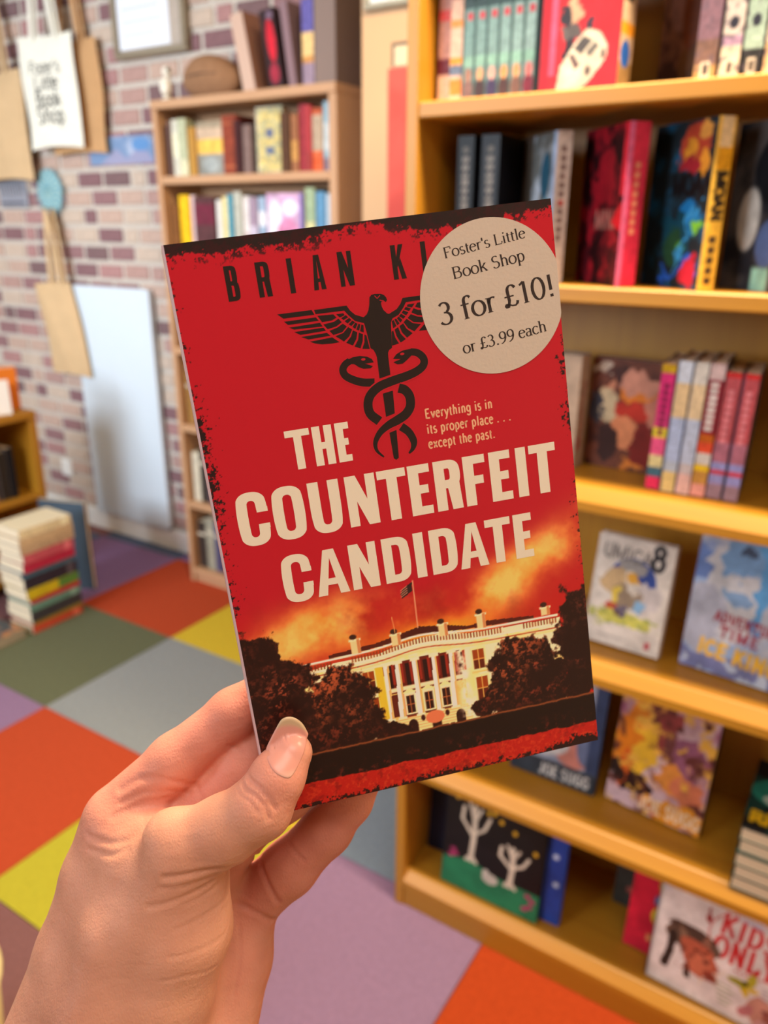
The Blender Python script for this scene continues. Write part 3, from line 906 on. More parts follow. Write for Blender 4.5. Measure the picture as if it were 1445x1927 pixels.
cv.poly([(92, 228), (126, 228), (122, 150), (108, 84), (98, 84), (92, 150)], (96, 158, 214)).ell(76, 204, 10, 9, (70, 84, 110)).ell(126, 190, 12, 8, (86, 130, 180)).ell(74, 236, 12, 7, (190, 160, 140)).rect(100, 226, 114, 240, (214, 176, 60)).ell(70, 132, 22, 18, (130, 160, 200), -30).ell(130, 130, 20, 50, (176, 180, 196)).rect(-1, -1, 170, 28, (120, 124, 170))
cv.noise(10, (190, 200, 220), .55, .65, (cv.Y < 26).astype(float))
cv.warp().text('ADVENTURE', 40, 88, 25, (150, 44, 58), .12, .62, -4, track=1.5).text('TIME', 52, 64, 27, (150, 44, 60), .13, .8, -4, track=3)
cv.text('ICE KING', 24, 30, 36, (230, 178, 56), .17, .74, -4, track=2)
faceout('comic_book', 'blue and white comic titled Adventure Time Ice King, fourth shelf', -.192, 1.212, z, .16, .242, .018, cv, math.radians(-6), la=math.radians(7), spine=(80, 90, 150), bind='L')

# ---- fifth row (z .381)
z = SH[4] + .0005
cv = Cv(168, 235, 2.0, (150, 156, 176), 23)
cv.noise(3, (110, 120, 146), .4, .65).rect(-1, -1, 170, 40, (50, 56, 66)).rect(-1, -1, 8, 240, (44, 52, 70)).ell(120, 66, 36, 26, (190, 120, 110)).ell(146, 90, 22, 40, (96, 106, 140)).ell(60, 80, 50, 30, (190, 186, 190)).rect(146, 40, 170, 240, (52, 64, 96)).text('JOE SUGG', 60, 9, 32, (206, 202, 200), .12, .6, track=1.5)
faceout('graphic_novel', 'blue grey graphic novel by Joe Sugg, fifth shelf behind the red book', -.475, 1.224, z, .168, .236, .018, cv, 0, spine=(40, 48, 70), bind='R', la=math.radians(9))
cv = Cv(172, 226, 1.8, (176, 130, 140), 24)
cv.noise(3, (200, 170, 180), .45, .65).noise(4, (150, 80, 110), .55, .7, (cv.Y > 110).astype(float)).warp(26, 7).ell(36, 140, 40, 90, (214, 120, 30), -14).ell(58, 130, 22, 60, (226, 176, 50), -8).ell(60, 205, 24, 24, (120, 60, 50)).ell(84, 170, 22, 40, (140, 60, 60)).ell(24, 70, 18, 40, (206, 90, 30)).ell(46, 50, 24, 34, (44, 20, 24), 14).ell(8, 60, 10, 20, (40, 24, 26)).ell(104, 140, 16, 30, (110, 60, 60)).ell(112, 84, 28, 34, (206, 130, 60)).ell(134, 130, 26, 40, (140, 84, 110)).ell(140, 70, 34, 30, (196, 110, 80))
cv.noise(9, (226, 170, 70), .56, .68).noise(8, (90, 44, 40), .6, .72).rect(60, -1, 190, 42, (216, 140, 40)).rect(60, -1, 100, 24, (196, 100, 40)).warp().text('JOE SUGG', 62, 10, 36, (232, 206, 180), .12, .6, track=1.5)
faceout('graphic_novel', 'orange graphic novel by Joe Sugg with a figure in yellow, fifth shelf', -.288, 1.236, z, .172, .228, .02, cv, math.radians(-6), spine=(60, 40, 40), bind='R', la=math.radians(9))
stk = [(.0245, (220, 208, 190)), (.0245, (214, 202, 186)), (.024, (218, 206, 188)), (.0245, (212, 200, 184)), (.024, (220, 208, 192))]
zz = z
for i, (T, c) in enumerate(stk):
    top = i == len(stk) - 1
    if top:
        cv = Cv(130, 198, 2.2, (26, 60, 54), 25)
        cv.noise(3, (20, 20, 24), .45, .6).ell(50, 110, 50, 40, (40, 130, 110)).ell(40, 90, 20, 14, (190, 206, 190)).text('RICK', 8, 24, 40, (226, 180, 30), .2, .8).rect(-1, 150, 140, 200, (22, 24, 28))
        fr = cv
    else:
        fr = (30, 60, 56)
    words = ['lowest', 'second from the bottom', 'middle', 'second from the top', 'top one, green cover with yellow lettering']
    make_book('paperback_book', 'cream-edged paperback in the shelf stack, ' + words[i], .13, .198, T, (-.052 + .0015 * (i % 2), 1.139 - .0015 * (i % 3), zz + T), (math.radians(-90), 0, 0), fr, (40, 60, 60), bind='R', group='paperbacks stacked on the fifth shelf')
    zz += T + .0004

# ---- bottom row (z .088)
z = SH[5] + .0005
cv = Cv(214, 218, 1.5, (26, 24, 26), 26)
cv.rect(-1, -1, 230, 62, (40, 124, 86)).poly([(-1, 60), (60, 76), (120, 62), (230, 56), (230, 40), (-1, 40)], (40, 124, 86))
for x, y in ((22, 206), (92, 196), (104, 200), (150, 176), (196, 150), (120, 188)):
    cv.ell(x, y, 5, 5.5, (206, 160, 40))
for x, y in ((18, 70), (28, 76), (22, 84), (100, 60), (196, 30), (186, 22), (200, 44), (190, 52)):
    cv.ell(x, y, 7, 5, (176, 60, 110))
# plain pale tree shapes stand where the cover art is
PALE = (214, 202, 184)
for bx, by, h in ((62, 76, 120), (150, 56, 84)):
    cv.seg([(bx, by), (bx + 3, by + h * .5), (bx, by + h)], 11, PALE).seg([(bx + 2, by + h * .45), (bx - 26, by + h * .72), (bx - 24, by + h * .95)], 7, PALE).seg([(bx + 2, by + h * .5), (bx + 24, by + h * .66), (bx + 34, by + h * .9)], 7, PALE)
    cv.seg([(bx, by + h * .7), (bx + 14, by + h * 1.0)], 6, PALE).seg([(bx - 10, by - 2), (bx, by + 10), (bx + 12, by - 2)], 8, PALE).seg([(bx, by + h * .75), (bx - 12, by + h * 1.05)], 6, PALE)
cv.ell(108, 52, 18, 12, (206, 200, 190)).ell(98, 62, 8, 8, (206, 200, 190))
faceout('picture_book', 'black and green picture book with pale trees, bottom shelf by the upright', -.585, 1.158, z, .214, .222, .012, cv, 0, spine=(30, 40, 36), bind='L', la=math.radians(6))
cv = Cv(210, 225, 3, (36, 66, 150), 27)
for x, y in ((30, 180), (190, 150), (196, 90), (188, 200)):
    cv.ell(x, y, 6, 6, (190, 206, 230))
faceout('picture_book', 'dark blue picture book with white stars behind the black one', -.545, 1.176, z, .212, .23, .016, cv, 0, la=math.radians(5), spine=(40, 84, 200), bind='R')
cv = Cv(120, 190, 4, (20, 24, 46), 28)
cv.ell(70, 160, 18, 30, (150, 60, 120)).ell(76, 110, 14, 26, (170, 130, 150))
faceout('picture_book', 'dark navy book with a pink shape in the bottom shelf corner', -.655, 1.225, z, .12, .23, .014, cv, math.radians(4), la=math.radians(7), spine=(20, 24, 40))
cv = Cv(90, 130, 2.5, (60, 58, 54), 29)
cv.ell(60, 60, 26, 30, (130, 130, 60)).ell(66, 62, 18, 22, (60, 110, 50)).rect(20, 90, 80, 118, (50, 70, 84)).ell(30, 40, 8, 8, (170, 90, 80))
faceout('picture_book', 'small dark book with a green ball on it, bottom shelf', -.262, 1.30, z, .095, .135, .016, cv, math.radians(-2), la=math.radians(5), spine=(40, 40, 40))
cv = Cv(150, 190, 2.0, (206, 36, 62), 30)
cv.ell(64, 150, 17, 22, (222, 200, 60)).ell(64, 152, 5, 9, (120, 140, 40)).rect(44, 108, 84, 124, (50, 130, 190)).ell(62, 84, 20, 22, (222, 204, 60)).ell(66, 80, 7, 9, (130, 130, 40)).rect(40, 28, 60, 42, (214, 140, 90)).rect(96, -1, 160, 200, (60, 70, 150))
faceout('picture_book', 'crimson picture book with yellow and blue shapes behind the spiral book', -.215, 1.212, z, .15, .195, .014, cv, math.radians(-4), la=math.radians(8), spine=(190, 30, 50))
cv = Cv(212, 232, 1.2, (226, 222, 222), 31)
cv.text('KIDS', 104, 156, 58, (206, 50, 56), .12, .62, -4, track=4).text('ONLY', 98, 108, 60, (210, 50, 54), .12, .58, -3, track=4)
for a in np.linspace(-100, 200, 50):
    cv.ell(152 + 64 * math.cos(math.radians(a)), 150 + 56 * math.sin(math.radians(a)), 2.0, 2.0, (190, 60, 64))
cv.warp(5, 10).ell(66, 112, 46, 27, (104, 84, 72), -6).ell(62, 128, 40, 10, (84, 66, 58), -8)
cv.seg([(34, 112), (30, 70), (26, 42)], 13, (52, 44, 40)).seg([(60, 86), (66, 60), (68, 38)], 9, (58, 46, 42)).seg([(100, 100), (106, 76)], 9, (84, 64, 56))
cv.poly([(48, 116), (84, 118), (104, 100), (116, 74), (112, 54), (92, 46), (70, 52), (54, 74), (46, 98)], (188, 100, 76)).ell(84, 74, 20, 22, (204, 118, 90), -30).ell(104, 58, 13, 10, (158, 78, 62), -20).ell(100, 57, 2, 2.5, (70, 36, 30)).ell(108, 60, 2, 2.5, (70, 36, 30))
cv.poly([(78, 116), (90, 138), (98, 112)], (150, 104, 86)).poly([(48, 112), (40, 134), (60, 122)], (140, 110, 90)).ell(72, 98, 3, 3, (50, 30, 26)).ell(92, 102, 3, 2.6, (50, 30, 26)).seg([(112, 68), (122, 74), (124, 84)], 4, (232, 222, 206)).seg([(94, 52), (88, 44), (90, 38)], 4, (232, 222, 206)).noise(16, (120, 66, 54), .6, .7, ((cv.X > 44) & (cv.X < 116) & (cv.Y > 46) & (cv.Y < 116)).astype(float))
cv.seg([(84, 190), (82, 172), (86, 160)], 4, (150, 60, 56)).ell(84, 168, 5, 9, (150, 50, 50))
cv.ell(146, 76, 15, 6, (190, 180, 50), -14).ell(166, 88, 7, 16, (196, 190, 60), -14).ell(160, 66, 6, 12, (220, 190, 40), 20).ell(174, 72, 9, 5, (226, 196, 60)).ell(158, 78, 4, 6, (50, 50, 30)).ell(146, 76, 15, 6, (150, 150, 40), -14)
cv.ell(188, 40, 22, 26, (196, 146, 130)).ell(168, 30, 9, 16, (184, 120, 124), -30).ell(206, 34, 12, 18, (150, 92, 80)).ell(196, 8, 14, 18, (206, 160, 156)).ell(196, 44, 5, 4, (110, 60, 60)).ell(180, 2, 8, 6, (206, 190, 180))
cv.warp()
for k in range(5):
    cv.rect(112 + 3 * k, 56 - k * 9, 140 + (k % 2) * 6, 58.5 - k * 9, (150, 170, 130))
for k in range(4):
    cv.rect(186, 86 - k * 7, 212, 88 - k * 7, (150, 150, 170))
cv.noise(4, (186, 190, 214), .55, .75, (cv.Y > 190).astype(float))
faceout('picture_book', 'white spiral-bound picture book titled Kids Only with animal photos', -.158, 1.166, z, .212, .234, .012, cv, math.radians(-3), la=math.radians(7), spiral=True)

# ---- narrow bookcase, upper shelf in view
z = LS[0] + .0005
GU = 'old hardbacks on the upper shelf of the narrow bookcase'


def cx_(c):
    return -2.309 + c * .000681


UP = [(112, 128, .16, (70, 46, 40), [], 'very dark brown spine at the left end of the upper shelf'),
      (130, 148, .175, (110, 84, 78), [], 'mauve brown spine left of the silver one, upper shelf'),
      (150, 208, .178, (206, 202, 186), [(.35, .75, (232, 226, 196))], 'shiny silver white spine on the upper shelf'),
      (210, 266, .178, (176, 180, 150), [(.0, .3, (206, 202, 170))], 'pale green spine beside the silver one, upper shelf'),
      (270, 314, .15, (176, 130, 62), [], 'tan gold spine on the upper shelf'),
      (490, 580, .178, (136, 62, 44), [(.12, .16, (160, 90, 60)), (.85, .88, (160, 90, 60))], 'wide red brown leather spine on the upper shelf'),
      (584, 624, .16, (62, 30, 32), [], 'very dark maroon spine on the upper shelf'),
      (628, 678, .145, (122, 100, 96), [], 'short grey mauve spine on the upper shelf'),
      (682, 704, .15, (50, 40, 38), [], 'thin black spine on the upper shelf'),
      (866, 916, .17, (84, 56, 40), [], 'brown spine right of the ornate cream book'),
      (920, 958, .165, (150, 100, 70), [(.2, .55, (190, 140, 80))], 'tan and orange spine on the upper shelf'),
      (962, 1006, .19, (150, 52, 62), [], 'crimson spine on the upper shelf'),
      (1008, 1040, .185, (168, 60, 66), [(.0, .3, (150, 60, 60))], 'brighter crimson spine on the upper shelf'),
      (1042, 1096, .175, (176, 156, 136), [(0, .33, (206, 90, 50)), (.9, 1, (176, 80, 50))], 'beige spine with an orange base on the upper shelf'),
      (1098, 1144, .192, (150, 180, 196), [(0, .2, (130, 110, 130)), (.3, .7, (196, 206, 210))], 'pale blue spine near the end of the upper shelf'),
      (1146, 1162, .19, (206, 176, 130), [], 'thin cream spine at the end of the upper shelf')]
for i, (a, b, H, c, bands, lb) in enumerate(UP):
    spine_book('hardback_book', lb, cx_(a), cx_(b), 2.098 + .006 * (i % 3), z, H, c, bands, GU, W=.135, glossy=i in (2, 14), seed=50 + i)
cv = Cv(112, 165, 3, (196, 170, 146), 60)
cv.rect(-1, 66, 130, 112, (226, 180, 86)).rect(-1, -1, 130, 66, (136, 136, 130)).ell(56, 34, 34, 24, (160, 166, 166)).rect(-1, 145, 130, 170, (150, 136, 116))
make_book('hardback_book', 'face-out hardback with a gold band over grey, upper shelf', .118, .165, .03, (cx_(318), 2.112, z), (0, 0, 0), cv, (120, 100, 80), group=GU, glossy=False)
cv = Cv(104, 190, 2.0, (190, 180, 160), 61)
cv.rect(8, 6, 96, 184, (206, 186, 120)).noise(12, (160, 160, 130), .48, .56).ell(52, 116, 17, 14, (96, 104, 130)).ell(52, 66, 17, 12, (100, 110, 136)).rect(8, 92, 96, 94, (160, 140, 90)).rect(8, 40, 96, 43, (170, 150, 96))
make_book('hardback_book', 'ornate cream and gold hardback with blue motifs, upper shelf', .108, .192, .035, (cx_(706), 2.11, z), (0, 0, 0), cv, (150, 140, 120), group=GU, glossy=False)
# ---- narrow bookcase, second shelf in view
z = LS[1] + .0005
GM = 'books on the second shelf of the narrow bookcase'
MIDR = [(120, 172, .2, (120, 76, 40), [], 'brown spine at the left end of the second shelf'),
        (178, 246, .232, (226, 178, 26), [], 'bright yellow spine on the second shelf'),
        (250, 284, .23, (214, 186, 186), [], 'pale pink spine beside the yellow one'),
        (290, 428, .225, (84, 50, 54), [(.6, .9, (104, 36, 56))], 'very wide dark maroon spine on the second shelf'),
        (436, 468, .215, (214, 210, 206), [], 'white spine right of the wide maroon one'),
        (470, 516, .225, (222, 206, 150), [], 'pale yellow spine on the second shelf'),
        (519, 548, .232, (70, 140, 164), [], 'teal blue spine on the second shelf'),
        (551, 600, .24, (176, 176, 166), [], 'tall grey green spine on the second shelf'),
        (604, 654, .225, (214, 206, 204), [(.2, .5, (190, 170, 170))], 'off-white spine on the second shelf'),
        (658, 706, .222, (150, 130, 150), [(.3, .6, (190, 180, 200))], 'mauve grey spine on the second shelf'),
        (709, 756, .222, (150, 170, 196), [(.6, .8, (220, 220, 230))], 'light steel blue spine on the second shelf'),
        (984, 1000, .222, (80, 60, 90), [], 'thin dark purple spine on the second shelf'),
        (1003, 1054, .246, (150, 170, 140), [(.4, .6, (206, 200, 150))], 'tall sage green spine on the second shelf'),
        (1057, 1106, .235, (90, 140, 180), [], 'mid blue spine on the second shelf'),
        (1109, 1160, .23, (190, 206, 222), [], 'very pale blue spine at the end of the second shelf')]
for i, (a, b, H, c, bands, lb) in enumerate(MIDR):
    spine_book('paperback_book', lb, cx_(a), cx_(b), 2.095 + .006 * (i % 3), z, H, c, bands, GM, W=.135, seed=80 + i)
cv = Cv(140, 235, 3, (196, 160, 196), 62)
cv.ell(30, 150, 26, 70, (232, 226, 240)).ell(90, 190, 30, 24, (226, 220, 240)).ell(100, 60, 26, 40, (190, 206, 240)).ell(80, 120, 40, 40, (200, 130, 170)).rect(128, -1, 150, 240, (110, 100, 170))  # white ellipses are gloss highlights painted into the pink cover
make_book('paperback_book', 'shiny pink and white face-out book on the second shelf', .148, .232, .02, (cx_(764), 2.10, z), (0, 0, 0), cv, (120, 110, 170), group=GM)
# ---- lower shelves, the left few books that show beside the held book
for si, (zs, lst) in enumerate([(LS[2], [(.2, (110, 110, 106), 'grey'), (.2, (56, 56, 66), 'near black'), (.21, (122, 120, 110), 'olive grey'), (.19, (140, 136, 126), 'stone'), (.2, (80, 70, 84), 'dusky violet')]),
                                (LS[3], [(.2, (150, 110, 60), 'tan'), (.22, (80, 60, 90), 'purple'), (.21, (110, 50, 50), 'oxblood'), (.2, (206, 200, 190), 'white'), (.21, (60, 70, 90), 'slate blue')]),
                                (LS[4], [(.2, (200, 190, 170), 'ivory'), (.22, (60, 54, 50), 'charcoal'), (.21, (90, 66, 84), 'plum'), (.2, (180, 176, 170), 'light grey'), (.2, (70, 90, 80), 'bottle green')]),
                                (LS[5], [(.2, (60, 50, 46), 'espresso brown'), (.22, (150, 146, 130), 'khaki'), (.21, (80, 76, 110), 'indigo'), (.2, (60, 50, 56), 'sooty'), (.2, (120, 60, 50), 'brick red')])]):
    x = LX0 + .03
    rown = ['third', 'fourth', 'fifth', 'lowest'][si]
    for H, c, nm in lst:
        T = .032 + .006 * ((si + len(nm)) % 3)
        spine_book('hardback_book', '%s spine on the %s shelf of the narrow bookcase' % (nm, rown), x, x + T, 2.10, zs + .0005, H, c, [(.7, .76, (200, 190, 170))], 'books low in the narrow bookcase', W=.135)
        x += T + .002

# ---- books and ornaments on top of the narrow bookcase
z = 1.7775
GT = 'books on top of the narrow bookcase'
make_book('hardback_book', 'beige hardback leaning at the left of the row on top of the bookcase', .12, .225, .05, (-1.835, 2.125, z + .052 * math.sin(.2)), (.2 * -1, 0, math.radians(90)), (150, 108, 92), (196, 166, 150), group=GT, glossy=False)
cv = Cv(60, 215, 3, (48, 30, 34), 63)
cv.ell(34, 130, 18, 60, (196, 30, 50)).ell(30, 40, 20, 30, (150, 40, 60)).ell(40, 196, 14, 12, (110, 90, 110))
make_book('paperback_book', 'black and red paperback on top of the bookcase', .13, .215, .055, (-1.705, 2.105, z + .06 * math.sin(.16)), (-.16, 0, math.radians(90)), (50, 30, 34), cv, group=GT)
make_book('hardback_book', 'mauve hardback leaning beside the red and black one', .13, .23, .028, (-1.655, 2.105, z + .03 * math.sin(.14)), (-.14, 0, math.radians(90)), (120, 96, 104), (134, 108, 116), group=GT, glossy=False)
cv = Cv(45, 225, 3, (96, 90, 160), 64)
cv.rect(-1, 70, 60, 140, (226, 190, 130)).rect(-1, -1, 60, 60, (150, 130, 150)).rect(-1, 60, 60, 78, (196, 140, 80))
make_book('paperback_book', 'violet and yellow paperback on top of the bookcase', .13, .225, .042, (-1.585, 2.1, z + .0006), (0, 0, math.radians(90)), (90, 84, 150), cv, group=GT)
make_book('hardback_book', 'big grey brown hardback at the right end on top of the bookcase', .14, .24, .075, (-1.503, 2.095, z + .0006), (0, 0, math.radians(90)), (118, 100, 96), (132, 114, 108), group=GT, glossy=False)

# ---- low bookcase: items on top and in its upper bay
make_book('paperback_book', 'orange paperback lying upright on the low bookcase top', .10, .16, .03, (-2.86, 1.70, SZ + .0006), (0, 0, math.radians(70)), (222, 120, 40), (226, 130, 50))
for i, (dy, a, lb) in enumerate([(0, .06, 'white pamphlet leaning in front of the orange paperback'), (.03, .02, 'pale pamphlet between the white one and the brick wall'), (.06, -.04, 'grey pamphlet nearest the brick wall on the low bookcase')]):
    make_book('pamphlet', lb, .10, .13 - .008 * i, .008, (-2.80 - .02 * i, 1.62 + .012 * i, SZ + .002), (-.05 * i, 0, math.radians(60)), (226 - 16 * i, 216 - 14 * i, 206 - 12 * i), (226 - 16 * i, 216 - 14 * i, 206 - 12 * i), glossy=False, group='pamphlets on the low bookcase')
for i, (y0, T, H, c, lb) in enumerate([(1.735, .03, .2, (30, 30, 36), 'black book at the far end of the low bookcase'), (1.70, .032, .19, (50, 44, 40), 'dark brown book in the low bookcase'), (1.66, .045, .25, (206, 170, 156), 'pink cream book in the low bookcase'), (1.60, .03, .2, (60, 50, 40), 'dark book with gilt band in the low bookcase')]):
    cv = spine_cv(T, H, c, [(.2, .35, (150, 120, 50))] if i == 3 else [])
    make_book('hardback_book', lb, .16, H, T, (-2.79, y0 - T, .3705), (0, 0, math.radians(180)), c, cv, group='books in the low bookcase')

# ---- stack of books on the floor in front of the low bookcase
ST = [(.031, (202, 82, 60), 'orange red'), (.014, (150, 130, 60), 'thin olive'), (.04, (66, 64, 72), 'dark grey'), (.026, (104, 146, 138), 'teal'), (.02, (186, 50, 62), 'thin red'),
      (.036, (206, 184, 40), 'yellow and green'), (.045, (52, 46, 62), 'purple black'), (.02, (76, 112, 140), 'slate blue'), (.034, (182, 46, 80), 'crimson'), (.034, (196, 90, 110), 'rose pink'), (.03, (190, 164, 140), 'beige'), (.03, (204, 180, 150), 'sand'), (.03, (226, 214, 182), 'cream')]
zz = .0006
rg = random.Random(3)
for i, (T, c, nm) in enumerate(ST):
    W, H = .135 + rg.uniform(-.005, .01), .212 + rg.uniform(-.008, .006)
    cv = spine_cv(T, H, c, [(.08, .2, tuple(min(255, v + 40) for v in c))] if i % 3 == 0 else ([(.0, .35, (40, 60, 90))] if nm == 'teal' else ([(.0, .4, (90, 140, 70))] if nm.startswith('yellow') else [])), seed=100 + i)
    pos = 'at the bottom of' if i == 0 else ('on top of' if i == len(ST) - 1 else 'within')
    make_book('paperback_book', '%s book lying %s the floor stack' % (nm, pos), W, H, T, (-2.392 + rg.uniform(-.004, .004), 1.642 + rg.uniform(-.004, .004), zz + T), (math.radians(-90), 0, math.radians(180 + rg.uniform(-1.5, 1.5))), (222, 210, 180) if i == len(ST) - 1 else c, cv, group='books stacked on the floor')
    zz += T + .0004
cv = Cv(200, 280, 4, (80, 84, 88), 70)
cv.noise(4, (200, 130, 80), .55, .7)
make_book('magazine', 'grey magazine lying in front of the floor stack', .20, .27, .035, (-2.40, 1.405, .036), (math.radians(-90), 0, math.radians(183)), cv, (160, 150, 136))
make_book('hardback_book', 'large slate blue book standing behind the floor stack', .20, .37, .02, (-2.70, 1.722, .0006), (0, 0, math.radians(20)), (70, 84, 98), (120, 96, 80), back=(74, 88, 102), glossy=False)

# ------------------------------------------------------------------ things on and by the brick wall
M_CANVAS = mat('cream_canvas', (238, 234, 220), .95, .04, 20, .5, 900, spec=.1)
M_TAN = mat('tan_canvas', (196, 152, 108), .95, .05, 20, .5, 900, spec=.1)
M_CALICO = mat('calico_canvas', (208, 176, 136), .95, .05, 20, .5, 900, spec=.1)
M_INK = mat('black_ink', (46, 42, 42), .8, .03)


def tote(label, x0, x1, z0, z1, y, m, hz, puff=.016, taper=.02, seed=1, text=None, hoff=.3, fold=0.0):
    """soft tote bag hanging flat to the wall: puffed body, two strap handles"""
    root = thing('tote_bag', label, 'bag', ((x0 + x1) / 2, y, z0), group='tote bags on the brick wall')
    W, H = x1 - x0, z1 - z0
    nx, nz = 14, 20
    r = np.random.RandomState(seed)
    ph = r.rand(4) * 6
    mb = MB()

    def P(i, j, side):
        u, v = i / nx, j / nz
        wd = W * (1 - taper * 2 * (1 - v) + .015 * math.sin(v * 9 + ph[0]))
        x = (u - .5) * wd + fold * (v - .5) + .006 * math.sin(v * 6 + ph[1])
        e = math.sin(math.pi * u) ** .5 * (math.sin(math.pi * min(v * .9 + .1, 1.0))) ** .5
        yy = side * (puff * e + .004 * math.sin(u * 11 + v * 5 + ph[2]) * e)
        zz = v * H + .008 * math.sin(u * math.pi + ph[3]) * v - .01 * (1 - math.sin(math.pi * u)) * (1 - v)
        return (x, yy, zz)
    for side in (-1, 1):
        vs = [P(i, j, side) for j in range(nz + 1) for i in range(nx + 1)]
        fs = []
        for j in range(nz):
            for i in range(nx):
                a = j * (nx + 1) + i
                q = (a, a + 1, a + nx + 2, a + nx + 1)
                fs.append(q if side < 0 else tuple(reversed(q)))
        mb.add(vs, fs)
    mb.build('bag_body', m, root, smooth=True)
    for k, (side, sh) in enumerate(((-1, 0), (1, .012))):
        hb = MB()
        xa, xb = -W * hoff / 2, W * hoff / 2
        top = hz - z0
        pts = []
        for q in np.linspace(0, 1, 13):
            xx = xa + (xb - xa) * q
            zz2 = H - .02 + (top - H + .02) * math.sin(math.pi * q) ** .55
            xx *= (1 - .55 * math.sin(math.pi * q))
            pts.append((xx + sh, side * (.006 + .006 * math.sin(math.pi * q)), zz2))
        for a, b in zip(pts[:-1], pts[1:]):
            t = Vector((b[0] - a[0], 0, b[2] - a[2])).normalized()
            n = Vector((t.z, 0, -t.x)) * .012
            va, vb = Vector(a), Vector(b)
            d = Vector((0, .0012, 0))
            hb.add([va - n - d, va + n - d, vb + n - d, vb - n - d, va - n + d, va + n + d, vb + n + d, vb - n + d],
                   [(0, 1, 2, 3), (7, 6, 5, 4), (0, 4, 5, 1), (1, 5, 6, 2), (2, 6, 7, 3), (3, 7, 4, 0)])
        hb.build('handle', m, root)
    hk = MB().tube([(0, .03, hz - z0 + .004), (0, -.012, hz - z0 + .004), (0, -.022, hz - z0 + .012)], .004, 8)
    hk.build('wall_hook', M_METAL, root)
    if text:
        tb = MB()

        def to3(p, zz_):
            u = p[0] / W + .5
            v = p[1] / H
            q = P(u * nx, v * nz, -1)
            return (q[0], q[1] - .0012, q[2])
        for t, yy, sz, wt in text:
            wd = text_width(t, sz, .95)
            put_text(tb, t, -wd / 2, yy, sz, lin((60, 56, 56)), to3, 0, wt, cond=.95)
        tb.build('printed_lettering', M_INK, root)
    return root


tote('white tote bag printed with black lettering on the brick wall', -3.115, -2.785, 1.675, 2.065, 2.20, M_CANVAS, 2.36, seed=2, taper=.015,
     text=[("Foster's", .262, .066, .04), ('Little', .205, .076, .046), ('Book', .145, .08, .05), ('Shop', .085, .088, .046)], hoff=.42)
tote('tan tote bag half hidden behind the white printed one', -3.02, -2.705, 1.655, 2.045, 2.243, M_TAN, 2.37, seed=3, taper=-.01, puff=.012, hoff=.45)
tote('tan tote bag cut by the left photo edge beside the white one', -3.46, -3.16, 1.565, 1.965, 2.22, M_CALICO, 2.33, seed=4, taper=-.03, hoff=.4, puff=.03)
tote('long calico tote bag hanging low beside the white panel', -3.225, -2.975, .755, 1.14, 2.225, M_CALICO, 1.44, seed=5, taper=-.02, hoff=.3, puff=.026, fold=-.06)

# white panel standing on the skirting
wp = thing('wall_panel', 'tall blank white panel standing on the skirting against the brick wall', 'panel', (-2.795, 2.262, .101))
mb = MB()
n = 6
pr = []
hw, hh, rr = .245, 1.038, .02
for cx0, cz0, a0 in ((hw - rr, hh - rr, 0), (-hw + rr, hh - rr, 90), (-hw + rr, rr, 180), (hw - rr, rr, 270)):
    for k in range(n + 1):
        a = math.radians(a0 + 90 * k / n)
        pr.append((cx0 + rr * math.cos(a), cz0 + rr * math.sin(a)))
N = len(pr)
ins = [(x * .985, .0 + (z - hh / 2) * .993 + hh / 2) for x, z in pr]
vs = [(x, -.022, z) for x, z in ins] + [(x, -.019, z) for x, z in pr] + [(x, -.001, z) for x, z in pr]
fs = [tuple(reversed(range(N)))] + [(i, (i + 1) % N, N + (i + 1) % N, N + i) for i in range(N)] + [(N + i, N + (i + 1) % N, 2 * N + (i + 1) % N, 2 * N + i) for i in range(N)] + [tuple(range(2 * N, 3 * N))]
mb.add(vs, fs)
mb.build('panel_face', M_PANEL, wp)
MB().box(-.244, .244, -.018, -.002, -.0005, .004).build('shadow_strip', mat('shadow_strip_dark', (60, 44, 40), .6), wp)  # dark strip coloured as the shadow gap below the panel

# framed notice
fr = thing('framed_picture', 'framed white notice with faint grey lines, high on the brick wall', 'picture', (-2.43, 2.272, 1.955))
M_FRAME = wood('dull_gilt_frame', (120, 108, 92), (150, 138, 116), .45, 0)
F = MB()
W2, Hf, b = .185, .42, .022
F.box(-W2, W2, -.03, 0, 0, b, bev=.004).box(-W2, W2, -.03, 0, Hf - b, Hf, bev=.004).box(-W2, -W2 + b, -.03, 0, b, Hf - b, bev=.003).box(W2 - b, W2, -.03, 0, b, Hf - b, bev=.003)
F.build('frame', M_FRAME, fr)
MB().box(-W2 + b, W2 - b, -.014, -.006, b, Hf - b).build('mount_board', mat('mount', (176, 162, 150), .8), fr)
cv = Cv(260, 340, 4, (226, 230, 240), 1)
for k in range(7):
    cv.rect(24, 40 + k * 40, 190 + (k * 37) % 50, 46 + k * 40, (190, 196, 210))
MB().grid((-W2 + b, -.016, b + .008), (.262, 0, 0), (0, 0, .35), cv.lin()).box(-W2 + b, -W2 + b + .262, -.0158, -.0142, b + .008, b + .358, lin((226, 230, 240))).build('notice_sheet', M_PRINT, fr)

# blue landscape print pinned to the wall
pp = thing('poster', 'small blue landscape print pinned below the framed notice', 'poster', (-2.66, 2.2705, 1.605))
cv = Cv(370, 105, 5, (118, 142, 178), 2)
cv.noise(3, (176, 184, 206), .45, .65).poly([(60, 0), (160, 60), (220, 20), (300, 70), (370, 10), (370, 0)], (150, 150, 180)).ell(300, 70, 50, 24, (96, 140, 192))
MB().grid((-.185, -.002, 0), (.37, 0, 0), (0, 0, .1), cv.lin()).box(-.185, .185, -.0018, 0, 0, .1, lin((120, 150, 196))).build('print_sheet', M_PRINT, pp)
MB().tube([(.175, -.001, .092), (.175, -.008, .092)], [.004, .005], 10).build('pin', M_METAL, pp)

